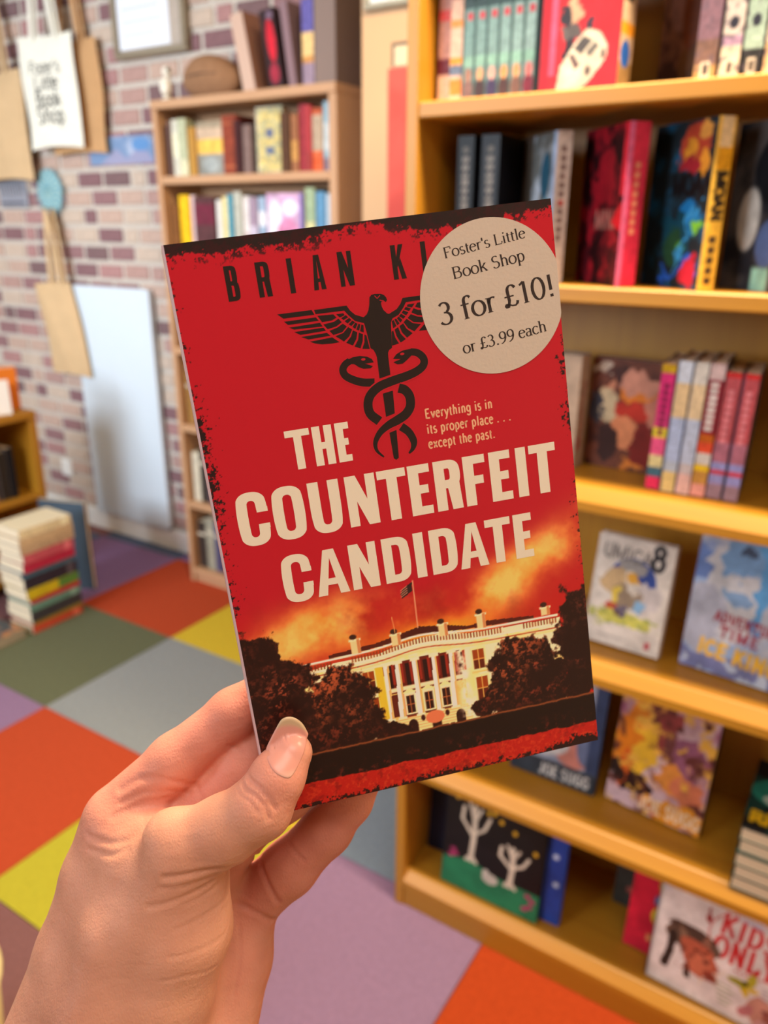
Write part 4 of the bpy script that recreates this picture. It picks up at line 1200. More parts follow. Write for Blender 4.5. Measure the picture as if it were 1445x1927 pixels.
# teal round hanging
td = thing('wall_hanging', 'round teal and blue fringed hanging below the white tote bag', 'decoration', (-3.115, 2.262, 1.515))
mb = MB()
nr, na = 7, 36
vs, fs, cl = [(0, -.014, 0)], [], [lin((150, 190, 190))]
rg = random.Random(8)
for r in range(1, nr + 1):
    for a in range(na):
        th = 2 * math.pi * a / na
        rad = .082 * r / nr * (1 + (.05 * rg.uniform(-1, 1) if r == nr else 0))
        vs.append((rad * math.cos(th), -.014 + .012 * (r / nr) ** 2 - .003 * ((a + r) % 2), rad * math.sin(th) * 1.05))
        cl.append(lin([(150, 186, 186), (112, 168, 176), (176, 196, 186), (70, 130, 170)][(a * 3 + r * 2) % 4]))
for a in range(na):
    fs.append((0, 1 + (a + 1) % na, 1 + a))
for r in range(nr - 1):
    for a in range(na):
        i, j = 1 + r * na + a, 1 + r * na + (a + 1) % na
        fs.append((i, j, j + na, i + na))
mb.add(vs, fs, np.array(cl))
mb.build('woven_disc', M_PRINT, td)
fb = MB()
for a in range(48):
    th = 2 * math.pi * a / 48
    p = Vector((math.cos(th) * .08, -.004, math.sin(th) * .084))
    fb.tube([p, p * 1.12 + Vector((0, -.002, -.004)), p * 1.2 + Vector((0, -.001, -.012))], [.002, .0016, .0008], 5, lin([(120, 170, 180), (70, 120, 170), (170, 190, 180)][a % 3]))
fb.build('fringe', M_PRINT, td)

# grey ribbed plate cut by the left edge
gp = thing('wall_plaque', 'grey ribbed plaque with rounded corners at the left photo edge', 'plaque', (-3.385, 2.274, 1.45))
M_GREYP = mat('grey_glaze', (150, 152, 164), .35, .05)
MB().box(-.1, .1, -.012, 0, 0, .15, bev=.006).build('plaque_back', M_GREYP, gp)
for k in range(9):
    MB().tube([(-.08 + k * .02, -.013, .04), (-.08 + k * .02, -.019, .09), (-.08 + k * .02, -.013, .14)], .005, 8).build('rib', M_GREYP, gp)
MB().box(-.085, .085, -.018, -.012, .014, .026, bev=.002).build('ledge', mat('dark_glaze', (84, 86, 100), .35), gp)

# socket
sk = thing('wall_socket', 'white double socket low on the brick wall beside the panel', 'socket', (-3.27, 2.273, .225))
MB().box(-.038, .038, -.01, 0, 0, .085, bev=.004).build('face_plate', M_WHITE, sk)
for dx in (-.018, .018):
    MB().box(dx - .006, dx + .006, -.0125, -.0095, .055, .072, bev=.0015).build('switch', M_WHITE, sk)

# poster, card and picture on the pillar
rp = MB()
cv = Cv(230, 860, 10, (206, 88, 80), 3)
cv.noise(3, (190, 76, 70), .4, .7)
rp.grid((0, -.003, 0), (.23, 0, 0), (0, 0, .86), cv.lin()).box(0, .23, -.0028, 0, 0, .86, lin((206, 92, 84)))
tag(rp.build('poster', M_PRINT, loc=(-1.198, 1.8995, .90)), 'tall plain red poster on the cream pillar', 'poster')
cd = thing('notice_card', 'cream card with a dark edge pinned above the red poster', 'card', (-1.188, 1.8995, 1.764))
MB().box(0, .16, -.002, 0, 0, .052, lin((96, 80, 74))).build('card_edge', M_PRINT, cd)
MB().box(.008, .152, -.0032, -.0021, 0, .044, lin((216, 196, 166))).build('card_face', M_PRINT, cd)
p2 = thing('framed_picture', 'grey framed picture high on the cream pillar, only its base in view', 'picture', (-1.265, 1.8995, 1.892))
MB().box(0, .30, -.018, 0, 0, .014, bev=.003).box(0, .014, -.018, 0, .014, .3, bev=.003).box(.286, .30, -.018, 0, .014, .3, bev=.003).box(0, .3, -.018, 0, .286, .3, bev=.003).build('frame', mat('grey_frame', (150, 146, 132), .4), p2)
MB().box(.014, .286, -.008, -.004, .014, .286).build('picture_sheet', mat('pale_sheet', (214, 222, 230), .4), p2)
p3 = thing('framed_picture', 'gilt wooden frame on the brick wall above the narrow bookcase', 'picture', (-1.62, 2.272, 1.955))
M_GILT = wood('gilt_wood', (176, 132, 66), (206, 166, 96), .35, 0)
MB().box(0, .25, -.03, 0, 0, .035, bev=.006).box(0, .035, -.03, 0, .035, .4, bev=.005).box(.215, .25, -.03, 0, .035, .4, bev=.005).box(0, .25, -.03, 0, .365, .4, bev=.005).build('frame', M_GILT, p3)
MB().box(.035, .215, -.012, -.006, .035, .365).build('picture_sheet', mat('faded_print', (170, 150, 130), .6), p3)

# ornaments on top of the narrow bookcase
def blob(name, m, parent, c, r, seed, amp=.08, n=20):
    mb = MB()
    rs = np.random.RandomState(seed)
    k = rs.rand(6, 3) * 4 - 2
    ph = rs.rand(6) * 6
    vs, fs = [], []
    for i in range(n + 1):
        for j in range(2 * n):
            th, f = math.pi * i / n, math.pi * j / n
            d = np.array([math.sin(th) * math.cos(f), math.sin(th) * math.sin(f), math.cos(th)])
            s = 1 + amp * sum(math.sin(float(k[q] @ d) * 1.6 + ph[q]) for q in range(6)) / 2.5
            vs.append((c[0] + d[0] * r[0] * s, c[1] + d[1] * r[1] * s, c[2] + d[2] * r[2] * s))
    for i in range(n):
        for j in range(2 * n):
            a, b2 = i * 2 * n + j, i * 2 * n + (j + 1) % (2 * n)
            fs.append((a, a + 2 * n, b2 + 2 * n, b2))
    mb.add(vs, fs)
    return mb.build(name, m, parent, smooth=True)


M_FELT = mat('brown_felt', (150, 112, 84), 1.0, .1, 50, .6, 500, spec=.05)
bp = thing('cushion', 'brown rounded felt cushion on top of the narrow bookcase', 'cushion', (-2.055, 2.165, 1.7775))
blob('cushion_body', M_FELT, bp, (0, 0, .066), (.125, .06, .068), 4, .06)
MB().tube([(-.118, 0, .066), (-.06, -.053, .068), (0, -.062, .07), (.06, -.053, .068), (.118, 0, .066)], .003, 6).build('seam_piping', mat('dark_piping', (110, 80, 62), .9), bp)
M_BIRD = mat('white_glaze', (226, 220, 206), .3, .03)
M_DARK = mat('black_glaze', (30, 28, 28), .3, .02)
od = thing('bird_ornament', 'small white bird ornament with black beak beside the brown cushion', 'ornament', (-2.205, 2.10, 1.7775))
blob('bird_body', M_BIRD, od, (0, 0, .04), (.02, .022, .03), 5, .05, 12)
blob('bird_head', M_BIRD, od, (.014, -.006, .085), (.017, .016, .017), 6, .04, 12)
MB().tube([(.004, 0, .06), (.01, -.003, .078)], [.011, .009], 10).build('bird_neck', M_BIRD, od)
MB().tube([(.026, -.012, .088), (.042, -.02, .094)], [.007, .001], 8).build('beak', M_DARK, od)
MB().tube([(-.016, .006, .045), (-.04, .012, .07)], [.010, .004], 8).build('tail', M_BIRD, od)
MB().tube([(0, 0, 0), (0, 0, .006), (0, 0, .012)], [.018, .018, .008], 14).build('foot', M_BIRD, od)
od2 = thing('pebble_pot', 'tiny brown pot at the left end on top of the narrow bookcase', 'pot', (-2.237, 2.135, 1.7775))


def lathe(mb, prof, n=28, c=(0, 0)):
    vs = [(c[0] + r * math.cos(2 * math.pi * k / n), c[1] + r * math.sin(2 * math.pi * k / n), z) for r, z in prof for k in range(n)]
    fs = [(i * n + k, i * n + (k + 1) % n, (i + 1) * n + (k + 1) % n, (i + 1) * n + k) for i in range(len(prof) - 1) for k in range(n)]
    return mb.add(vs, fs)


lathe(MB(), [(.0, 0), (.010, 0), (.016, .01), (.017, .022), (.012, .032), (.013, .036), (.010, .036), (.009, .03), (0, .012)]).build('pot_body', mat('brown_glaze', (120, 76, 50), .4), od2, smooth=True)

# cream tub at the lower left corner
ct = thing('tub', 'cream rounded plastic tub on the carpet in the lower left corner', 'tub', (-1.090, .328, .0))
M_TUB = mat('cream_plastic', (234, 222, 176), .35, .02)
lathe(MB(), [(0, .002), (.105, .002), (.118, .012), (.13, .06), (.143, .2), (.148, .27), (.143, .285), (.137, .28), (.133, .2), (.12, .05), (0, .03)], 48).build('tub_body', M_TUB, ct, smooth=True)
lathe(MB(), [(.14, .258), (.151, .262), (.155, .274), (.151, .288), (.14, .29)], 48).build('rim', M_TUB, ct, smooth=True)

EMB = {'body':[(62.7,178.9),(63.4,179.6),(64.6,179.8),(66.6,179.6),(67.7,179.0),(68.3,178.2),(68.5,177.3),(68.0,176.7),(67.4,177.2),(66.6,177.1),(66.3,176.5),(66.4,175.5),(66.8,174.3),(67.9,173.0),(69.0,172.6),(69.4,171.0),(68.8,170.0),(68.0,161.6),(66.9,161.0),(66.4,160.1),(66.3,158.6),(66.2,152.8),(62.3,152.1),(62.4,159.1),(62.2,160.3),(61.6,161.8),(60.7,162.5),(60.2,167.3),(59.7,170.9),(59.8,172.8),(61.0,173.6),(61.8,174.9),(62.3,176.6)],'band':[(43.8,177.3),(54.7,177.3),(55.6,175.6),(57.1,174.0),(60.1,172.7),(60.3,170.7),(56.8,172.0),(54.8,174.2),(53.7,175.8),(44.1,175.9)],'f0':[(31.6,177.5),(43.0,177.4),(43.7,175.8),(33.4,175.9)],'f1':[(33.4,174.9),(44.0,174.9),(44.8,173.7),(34.6,173.7)],'f2':[(34.8,172.8),(45.1,173.0),(45.8,171.7),(36.3,172.0)],'f3':[(36.2,171.2),(46.0,171.3),(46.7,170.2),(38.1,170.0)],'f4':[(38.2,169.3),(46.9,169.5),(47.9,168.4),(40.5,168.2)],'f5':[(40.8,167.4),(48.4,167.8),(50.6,165.9),(47.9,165.8),(44.7,166.0),(42.5,166.6)],'f6':[(44.6,175.3),(49.9,175.1),(50.8,173.9),(49.1,173.2),(45.8,173.1)],'f7':[(46.1,172.3),(49.8,172.7),(51.4,173.5),(52.3,172.2),(50.3,171.1),(47.3,170.6)],'f8':[(47.8,170.0),(50.6,170.7),(52.6,171.7),(53.8,170.6),(52.0,169.0),(48.9,168.5)],'f9':[(49.5,168.0),(52.3,168.7),(54.2,170.4),(55.4,169.4),(54.1,167.3),(52.1,165.9),(51.2,166.7)],'f10':[(52.8,165.4),(54.7,167.2),(55.6,169.1),(57.0,168.3),(56.4,166.2),(54.9,164.2)],'f11':[(55.4,163.8),(56.9,165.8),(57.5,168.1),(58.8,167.4),(58.4,165.2),(57.3,162.9)],'f12':[(57.9,162.7),(58.9,164.7),(59.3,167.2),(59.9,166.9),(60.4,162.3)],'f13':[(50.8,175.0),(53.3,175.0),(53.6,174.3),(51.9,173.8)],'f14':[(52.3,173.5),(54.0,174.3),(54.7,173.5),(53.0,172.8)],'f15':[(53.3,172.4),(55.0,173.3),(55.6,172.5),(54.2,171.5)],'f16':[(54.5,171.2),(55.9,172.3),(56.7,171.6),(55.3,170.5)],'f17':[(55.7,170.2),(56.8,171.5),(57.5,171.0),(56.5,169.4)],'f18':[(56.8,169.2),(57.8,171.0),(58.4,170.7),(57.7,168.7)],'f19':[(58.0,168.5),(58.7,170.6),(59.4,170.3),(59.2,167.9)],'lhead':[(51.7,159.1),(52.6,159.9),(54.3,160.4),(56.7,160.5),(59.1,159.9),(60.6,158.9),(61.1,157.7),(58.1,157.7),(60.7,156.5),(59.7,155.9),(57.3,156.1),(55.8,156.9),(54.4,158.1),(53.0,158.3)],'rhead':[(67.8,157.9),(69.2,159.3),(71.4,160.2),(74.3,160.4),(75.6,159.4),(74.4,158.2),(72.6,156.9),(71.0,155.9),(69.1,155.9),(67.8,156.8),(70.6,157.5)],'leye':[(57.7,159.2)],'reye':[(71.2,159.1)],'beye':[(64.5,179.2),(65.2,178.2),(66.3,179.1)],'Aup':[(53.1,159.3),(51.4,158.4),(50.3,156.7),(51.0,154.6),(53.6,152.8),(56.6,151.6),(60.4,151.0)],'Alow':[(68.4,147.9),(70.4,147.0),(71.8,144.6),(71.6,141.3),(69.7,138.8),(66.5,137.2),(63.0,135.9),(59.8,133.8),(57.8,130.8),(57.9,127.9),(60.0,125.3)],'Bup':[(74.1,159.4),(76.5,158.7),(78.3,156.7),(78.1,154.5),(75.8,152.8),(71.9,151.6),(65.9,150.5),(61.6,149.3),(58.4,147.0),(57.1,144.0),(57.5,140.7),(60.2,137.8)],'Blow':[(67.5,134.8),(69.9,132.4),(71.2,129.1),(70.6,126.7),(69.0,125.1)],'sh1':[(62.7,146.9),(66.3,147.4),(65.9,139.6),(62.7,138.9)],'sh2':[(63.1,133.3),(65.7,133.9),(65.2,124.2),(64.2,123.6),(63.4,124.3)]}
HAND = {'thumb':[(11.2,26.9,7.1,7.2),(4.6,20.4,9.7,9.2),(-3.3,10.8,10.6,10.9),(-17.3,3.2,7.1,11.8),(-33.4,-4.0,3.1,13.8),(-48.7,-27.7,0.9,15.6),(-66.6,-57.1,-1.4,17.5)],'thenar':[(-35.9,-16.0,0.2,16.8),(-40.6,-34.4,2.6,18.6),(-52.7,-58.3,2.0,19.9),(-62.4,-77.2,1.7,22.1)],'index_bone':[(-60.8,-2.0,-23.4,12.8),(-69.9,-21.7,-20.3,14.4),(-82.2,-47.8,-15.3,16.4),(-95.2,-74.8,-9.1,20.0)],'middle_bone':[(-45.6,-19.1,-27.5,12.8),(-59.3,-43.2,-22.1,18.0),(-72.0,-75.8,-12.5,20.9)],'ring_bone':[(-28.8,-36.6,-28.2,12.6),(-42.5,-59.1,-23.2,17.3),(-55.8,-87.3,-13.6,21.3)],'little_bone':[(-17.7,-53.9,-26.7,11.7),(-27.1,-72.1,-20.9,14.9),(-39.4,-92.8,-11.9,18.0)],'index':[(-58.6,0.8,-23.7,12.0),(-34.2,17.2,-24.7,10.3),(-8.9,31.4,-25.0,9.5),(18.1,42.6,-24.4,8.7),(37.2,55.2,-26.4,7.5)],'middle':[(-45.1,-16.9,-26.9,11.9),(-31.7,-5.4,-25.4,11.0),(-8.1,10.2,-23.2,10.3),(14.7,22.3,-23.4,9.7),(46.7,33.2,-25.1,8.5),(62.4,47.1,-27.9,7.5)],'ring':[(-28.2,-33.9,-27.7,11.7),(-18.6,-22.7,-25.7,10.1),(5.5,-7.1,-23.4,9.4),(29.5,6.3,-24.8,9.0),(54.2,21.0,-27.4,7.8)],'little':[(-15.6,-52.0,-26.8,11.9),(1.1,-40.4,-24.8,11.0),(18.8,-26.1,-23.2,10.0),(29.8,-15.1,-21.9,8.7),(41.1,0.2,-20.6,7.3)],'knuckle':[(-36.7,4.8,3.7,7.6),(-32.5,0.1,5.4,8.4)],'web':[(-56.8,-3.8,-18.2,11.0),(-37.1,-4.7,-6.6,10.3)],'web2':[(-52.7,-15.6,-8.7,14.8),(-60.7,-34.7,-3.5,17.4),(-72.9,-61.6,1.7,20.5),(-84.1,-86.0,0.3,22.1)],'arm_a':[(-91.4,-87.5,-5.6,19.6),(-119.6,-155.3,22.0,17.8)],'arm_b':[(-55.7,-100.6,-6.5,21.0),(-88.9,-170.5,20.8,20.9)]}
NAIL = [(7.9,38.6),(9.7,40.5),(12.0,40.9),(14.3,39.9),(16.4,37.4),(17.6,34.0),(17.7,32.2),(15.8,29.6),(13.2,26.4),(10.2,24.1),(8.4,23.8),(6.4,25.0),(4.2,26.7),(2.7,28.9),(2.5,30.8),(4.8,34.4)]
CREASES = [(0.8,0.55,[(-4.7,24.2,17.7),(-1.7,22.7,19.6),(0.8,19.5,20.7),(2.4,15.2,21.9)]),(0.8,0.45,[(-6.9,21.8,16.9),(-3.5,20.7,19.8),(-0.8,17.4,20.9),(-0.2,13.0,22.0)]),(0.7,0.3,[(-8.6,20.3,17.0),(-5.6,19.2,19.8),(-3.0,15.2,21.1)]),(1.0,0.7,[(-14.5,-6.3,14.8),(-19.9,-4.4,15.6),(-24.5,-3.8,15.8),(-33.4,-3.3,14.3),(-39.0,-3.2,13.5)]),(0.8,0.35,[(-15.2,-8.2,15.2),(-23.3,-8.3,16.0),(-32.4,-7.8,15.5),(-41.5,-7.2,14.0)]),(0.9,0.45,[(-15.9,-11.3,14.7),(-23.8,-11.2,16.6),(-33.4,-12.1,16.3),(-46.5,-13.7,14.6)]),(0.8,0.3,[(-16.4,-14.2,15.3),(-26.4,-14.8,17.0),(-35.6,-15.0,16.7)]),(0.7,0.25,[(-19.4,-23.4,16.9),(-29.4,-21.9,19.2),(-38.7,-22.4,17.8)]),(0.7,0.22,[(-24.3,-33.9,18.5),(-33.0,-31.5,20.8),(-42.0,-30.6,19.2)]),(0.7,0.22,[(-29.0,-44.0,18.0),(-38.1,-39.2,21.7),(-47.2,-39.0,20.3)]),(1.0,0.42,[(-55.0,14.3,-18.9),(-47.0,17.7,-17.4),(-39.6,17.6,-16.3),(-32.2,13.7,-16.3),(-27.4,8.3,-16.4),(-25.5,2.5,-16.9)]),(0.9,0.3,[(-54.8,10.7,-18.1),(-45.9,13.2,-13.1),(-36.3,10.8,-10.1),(-30.7,6.5,-8.2)]),(0.9,0.25,[(-58.5,7.2,-17.9),(-48.0,9.4,-11.5),(-38.3,8.3,-5.7)]),(0.9,0.36,[(-68.3,2.0,-17.2),(-58.9,0.7,-11.3),(-51.3,1.8,-7.2),(-46.2,5.0,-5.1)]),(0.8,0.35,[(-68.6,-2.3,-16.2),(-59.2,-2.2,-9.6),(-52.5,-0.1,-5.9)]),(0.8,0.4,[(-12.4,23.1,-15.4),(-8.6,19.6,-14.0)]),(0.8,0.4,[(-0.1,-23.1,-17.5),(3.8,-27.0,-16.0),(7.9,-31.6,-14.3)]),(1.0,0.8,[(-11.4,-27.3,-18.3),(-10.0,-33.4,-16.7),(-7.7,-39.6,-14.9),(-5.3,-47.1,-12.9)]),(1.0,0.7,[(-22.3,-44.2,-16.1),(-18.3,-46.6,-13.9),(-13.2,-50.8,-11.2),(-8.6,-57.5,-6.9)]),(0.8,0.3,[(-21.9,-52.7,-14.2),(-23.2,-62.0,-8.1),(-27.9,-74.3,-4.0)])]

# ------------------------------------------------------------------ the held paperback (millimetres on its own cover)
BU = Vector((0.7131571120858459, 0.6910163893628705, 0.11791218390513239))
BV = Vector((-0.1907792217929004, 0.029465622477392484, 0.9811906367389138))
BN = Vector((0.6745444551795465, -0.7222382755877185, 0.1528451872405773))
BO = Vector((-0.15901645655067503, 0.17578680770750088, 1.184387300138566))
BM = Matrix((BU, BV, BN)).transposed().to_4x4()
BM.translation = BO
BW, BHT, BT = 129.0, 203.0, 12.8
hb = thing('paperback_book', 'red thriller paperback held up in the hand, eagle emblem and white title', 'book')
hb.matrix_world = BM


def P3(p, z):
    return (p[0] * .001, p[1] * .001, z * .001)


# cover picture
cv = Cv(BW, BHT, .3, (204, 26, 44), 40)
X, Y = cv.X, cv.Y
# burning sky
band = np.exp(-((Y - 66) / 15.0) ** 2)
n1 = fbm(cv.ny, cv.nx, 4, cv.rng, 6, .58)
n2 = fbm(cv.ny, cv.nx, 9, cv.rng, 5, .6)
cv.put(np.clip((82 - Y) / 34, 0, 1) * .75, (214, 44, 22))
streak = np.exp(-((Y - (62 + (X - 20) * .16 + 5 * np.sin(X / 17))) / 9.5) ** 2) * (.55 + .45 * np.exp(-((X - 34) / 26) ** 2) + .35 * np.exp(-((X - 104) / 20) ** 2))
cv.put(np.clip(streak * (n1 * 3.4 - .85), 0, 1), (222, 110, 34))
cv.put(np.clip(streak * (n1 * 4.2 - 1.55) * (n2 * 1.9), 0, 1), (240, 184, 96))
cv.put(np.clip((n2 - .52) * 3, 0, 1) * band * .5, (150, 20, 24))
cv.put(np.exp(-((X - 68) / 26) ** 2 - ((Y - 58.5) / 5) ** 2) * .75, (244, 176, 40))
# building
WALL, SHD, DRK, GOLD, RED = (250, 226, 176), (226, 160, 80), (70, 26, 20), (240, 180, 50), (196, 40, 26)
cv.poly([(14, 52), (31, 54), (47, 54), (56, 56), (64, 57), (74, 57), (82, 55), (98, 54.5), (118, 54), (118, 20), (14, 20)], WALL)
cv.put((((X > 14) & (X < 118) & (Y > 20) & (Y < 52)) * np.clip((fbm(cv.ny, cv.nx, 30, cv.rng, 3) - .5) * 2, 0, .35)), GOLD)
cv.poly([(30, 57.5), (48, 58.5), (56, 60), (64, 61.5), (74, 60), (82, 58), (90, 58.5), (108, 56.8), (108, 55.6), (82, 56.8), (64, 58.3), (48, 56.8), (30, 56)], (96, 34, 24))
cv.poly([(54, 58.5), (64, 61.6), (75, 58.8), (75, 57.8), (54, 57.5)], (84, 30, 22))


def roofv(x):
    return 56.6 + 2.0 * math.exp(-((x - 65) / 13) ** 2) - .018 * abs(x - 60)


for x in np.arange(16, 117, 1.15):          # balusters
    if int((x - 16) / 7.2) % 3 != 2 or 45 < x < 84:
        yb = roofv(x) - 3.4
        cv.rect(x, yb, x + .55, yb + 2.1, (150, 70, 36))
for x0, x1 in ((15, 47), (47, 83), (83, 117)):
    pts = [(x, roofv(x) - .4) for x in np.linspace(x0, x1, 14)]
    cv.seg(pts, .8, (252, 236, 200))
    cv.seg([(x, y - 3.5) for x, y in pts], .7, (252, 232, 190))
    cv.seg([(x, y - 5.0) for x, y in pts], .5, (190, 70, 30))
    cv.seg([(x, y - 6.0) for x, y in pts], .8, (244, 206, 140))
for x, h in ((40, 62.5), (87.5, 62.6), (72.8, 61.8), (55, 61.5), (112.6, 60.2)):   # chimneys
    cv.rect(x - 1.7, 56, x + 1.7, h - 1, (240, 196, 140)).rect(x - 2.2, h - 1.6, x + 2.2, h - .8, (250, 220, 170)).ell(x - .5, h, 1.3, 1.0, (70, 40, 30)).rect(x + .6, 56, x + 1.7, h - 1, (206, 130, 80))
cv.seg([(55, 61), (54.6, 67)], .3, (220, 150, 90))
# portico: shaded porch, columns, windows
cv.poly([(48.5, 29), (48.5, 48.6), (56, 49.6), (66, 50), (78, 49.4), (78, 29)], (120, 36, 24))
for x in np.arange(50, 78, 3.4):
    cv.rect(x, 39.5, x + 1.7, 48.5, (52, 22, 20)).rect(x + 1.7, 41, x + 2.6, 49, (176, 50, 34))
cv.rect(48, 38.0, 79, 39.6, (250, 222, 170)).rect(48, 36.6, 79, 37.2, (210, 130, 70))
cv.rect(48.5, 26.5, 79, 37.4, (236, 180, 96)).rect(48.5, 28, 53, 37, (110, 40, 26)).rect(54.5, 27, 60, 37, (190, 46, 30))
for x in (57.1, 64.2, 70.9):
    cv.rect(x - 2.2, 28, x + 2.2, 37, (250, 222, 170)).rect(x - 1.5, 28.6, x + 1.5, 35.6, (60, 26, 22)).seg([(x, 28.6), (x, 35.6)], .35, (200, 110, 60)).seg([(x - 1.5, 32), (x + 1.5, 32)], .35, (200, 110, 60)).poly([(x - 2.6, 36.8), (x, 38.6), (x + 2.6, 36.8)], (250, 214, 150)).rect(x - 2.2, 27.2, x + 2.2, 28, (120, 60, 40))
for xt, xb in ((49.8, 48.9), (54.2, 53.4), (60.7, 60.4), (68.0, 67.8), (74.7, 73.9)):
    cv.poly([(xt - 1.0, 49.2), (xt + 1.0, 49.2), (xb + 1.2, 27.4), (xb - 1.2, 27.4)], (253, 238, 206)).poly([(xt + .35, 49.2), (xt + 1.0, 49.2), (xb + 1.2, 27.4), (xb + .5, 27.4)], (228, 170, 100))
    cv.rect(xt - 1.8, 48.8, xt + 1.8, 50.2, (250, 226, 180)).rect(xb - 1.7, 26.4, xb + 1.7, 27.6, (250, 226, 180))
cv.rect(47, 21, 80, 26.8, (246, 206, 140))
for k in range(5):
    cv.seg([(47, 22 + k * 1.1), (80, 22 + k * 1.1)], .2, (214, 150, 90))
for x in (57, 66, 75.5):
    cv.ell(x, 23.6, 1.8, 2.3, (56, 24, 18)).rect(x - 1.8, 20, x + 1.8, 23.5, (56, 24, 18))
cv.ell(65.6, 25, 3.6, 2.6, (230, 120, 80)).ell(61, 25.6, .8, 1.2, DRK).ell(70.4, 25.6, .8, 1.2, DRK)
for x, y, w_, h_ in ((43, 44.4, 2.1, 3.6), (84.9, 44.2, 2.1, 3.8), (85.2, 32.4, 2.1, 4.6), (43.4, 33, 2.0, 4.4)):
    cv.rect(x - w_ - .8, y - h_ - .6, x + w_ + .8, y + h_ + 1, (250, 216, 150)).rect(x - w_, y - h_, x + w_, y + h_, (112, 40, 22)).rect(x - w_, y, x + w_, y + h_, (170, 70, 24)).seg([(x, y - h_), (x, y + h_)], .4, (230, 160, 80)).seg([(x - w_, y), (x + w_, y)], .4, (230, 160, 80)).rect(x - w_ - 1, y - h_ - 1.6, x + w_ + 1, y - h_ - .8, (240, 190, 110))
cv.rect(45.6, 28, 48.6, 49, GOLD)
# fountain spray
sp_ = np.exp(-((X - 78.4) / 2.2) ** 2) * (Y > 22) * (Y < 49) * np.clip(fbm(cv.ny, cv.nx, 60, cv.rng, 3) * 2.2 - .35, 0, 1)
cv.put(sp_, (253, 236, 200))
# flag and pole
cv.seg([(64.0, 79.2), (63.6, 61.2)], .45, (226, 150, 110))
cv.poly([(63.7, 78.8), (60.2, 77.0), (59.0, 75.0), (59.4, 73.2), (63.4, 75.4)], (60, 34, 34))
for k in range(4):
    cv.seg([(59.2, 73.9 + k * .8), (61.6, 75.2 + k * .8)], .28, (206, 140, 110))


def tree(cx0, cy0, rx, ry, seed, tip=(206, 96, 56)):
    rs = np.random.RandomState(seed)
    n_ = fbm(cv.ny, cv.nx, 26, rs, 5, .62)
    d = np.sqrt(((X - cx0) / rx) ** 2 + ((Y - cy0) / ry) ** 2)
    a = np.clip((1.0 - d + (n_ - .5) * 1.1) * 9, 0, 1)
    cv.put(a, (46, 20, 16))
    n3 = fbm(cv.ny, cv.nx, 70, rs, 3, .9)
    n4 = fbm(cv.ny, cv.nx, 16, rs, 3, .6)
    up = np.clip(.55 + (Y - cy0) / ry * .45 - (X - cx0) / rx * .2, .15, 1)
    cv.put(a * np.clip((n3 - .47) * 5, 0, 1) * np.clip((n4 - .28) * 2.8, 0, 1) * up, tip)


tree(1, 45, 14, 28, 1, (150, 60, 40)); tree(6, 62, 8, 7, 11, (120, 50, 36)); tree(12, 52, 13, 8, 12, (130, 56, 40))
tree(13, 36, 17, 18, 2, (190, 84, 56)); tree(32, 38, 13, 15, 3); tree(38, 30, 10, 10, 4); tree(50, 23, 7, 3.2, 5, (210, 80, 46))
tree(101, 38, 13.5, 14, 6); tree(95, 30, 9, 10, 7); tree(112, 30, 9, 10, 8, (210, 90, 60)); tree(125, 44, 9.5, 20, 9, (120, 56, 44)); tree(123, 26, 8, 8, 10, (200, 90, 60))
tree(84, 25, 4.5, 4, 13, (220, 80, 50))
tree(104, 23, 20, 4.5, 14, (150, 60, 40)); tree(24, 24, 24, 6, 15, (150, 60, 40))
# hedge and red lawn
hedge = 20.9 + .8 * (fbm(cv.ny, cv.nx, 50, cv.rng, 3) - .5)
low = 9.6 + 1.6 * (fbm(cv.ny, cv.nx, 30, cv.rng, 3) - .5) - .006 * X
cv.put(((Y < hedge) & (Y > -1)).astype(float), (38, 18, 14))
cv.put(np.exp(-((Y - hedge + .3) / .4) ** 2) * .7, (206, 110, 60))
cv.put(((Y < hedge) & (Y > low)) * np.clip((fbm(cv.ny, cv.nx, 70, cv.rng, 3, .7) - .58) * 5, 0, 1) * np.clip((16 - Y) / 6, 0, 1) * .7, (150, 50, 40))
lawn = np.clip((low - Y) * 4, 0, 1)
cv.put(lawn, (206, 34, 26))
cv.put(lawn * np.clip((fbm(cv.ny, cv.nx, 90, cv.rng, 3, .8) - .5) * 5, 0, 1) * .5, (236, 84, 44))
cv.put(lawn * np.clip((fbm(cv.ny, cv.nx, 46, cv.rng, 4, .7) - .55) * 6, 0, 1) * .5, (130, 20, 20))
# worn black edges
g1 = fbm(cv.ny, cv.nx, 48, cv.rng, 4, .85)
g2 = fbm(cv.ny, cv.nx, 7, cv.rng, 4, .6)
top = BHT - Y
lim = 3.2 + 3.6 * np.exp(-((X - 2) / 22) ** 2) * 0 + 2.2 * (g2 - .4) + 2.8 * np.exp(-((X - 92) / 16) ** 2) + 1.6 * np.exp(-((X - 28) / 22) ** 2) - 1.6 * np.exp(-((X - 62) / 14) ** 2)
cv.put(np.clip((lim - top + (g1 - .5) * 6) * 1.8, 0, 1), (44, 30, 30))
cv.put(np.clip((lim + 1.6 - top + (g1 - .5) * 9) * 1.2, 0, 1) * (g1 > .53) * .8, (60, 26, 30))
spk = fbm(cv.ny, cv.nx, 90, cv.rng, 3, .9)
vl = -2.2 + 4.2 * np.exp(-((Y - 143) / 11) ** 2) + 3.0 * np.exp(-((Y - 120) / 9) ** 2) + 1.2 * np.exp(-((Y - 172) / 7) ** 2) + 2.0 * np.exp(-((Y - 86) / 14) ** 2) + .8 * np.exp(-((Y - 103) / 6) ** 2)
cv.put(np.clip((vl - X * .9 + (spk - .5) * 16 + (g2 - .5) * 3) * 1.5, 0, 1) * (Y > 62), (44, 24, 26))
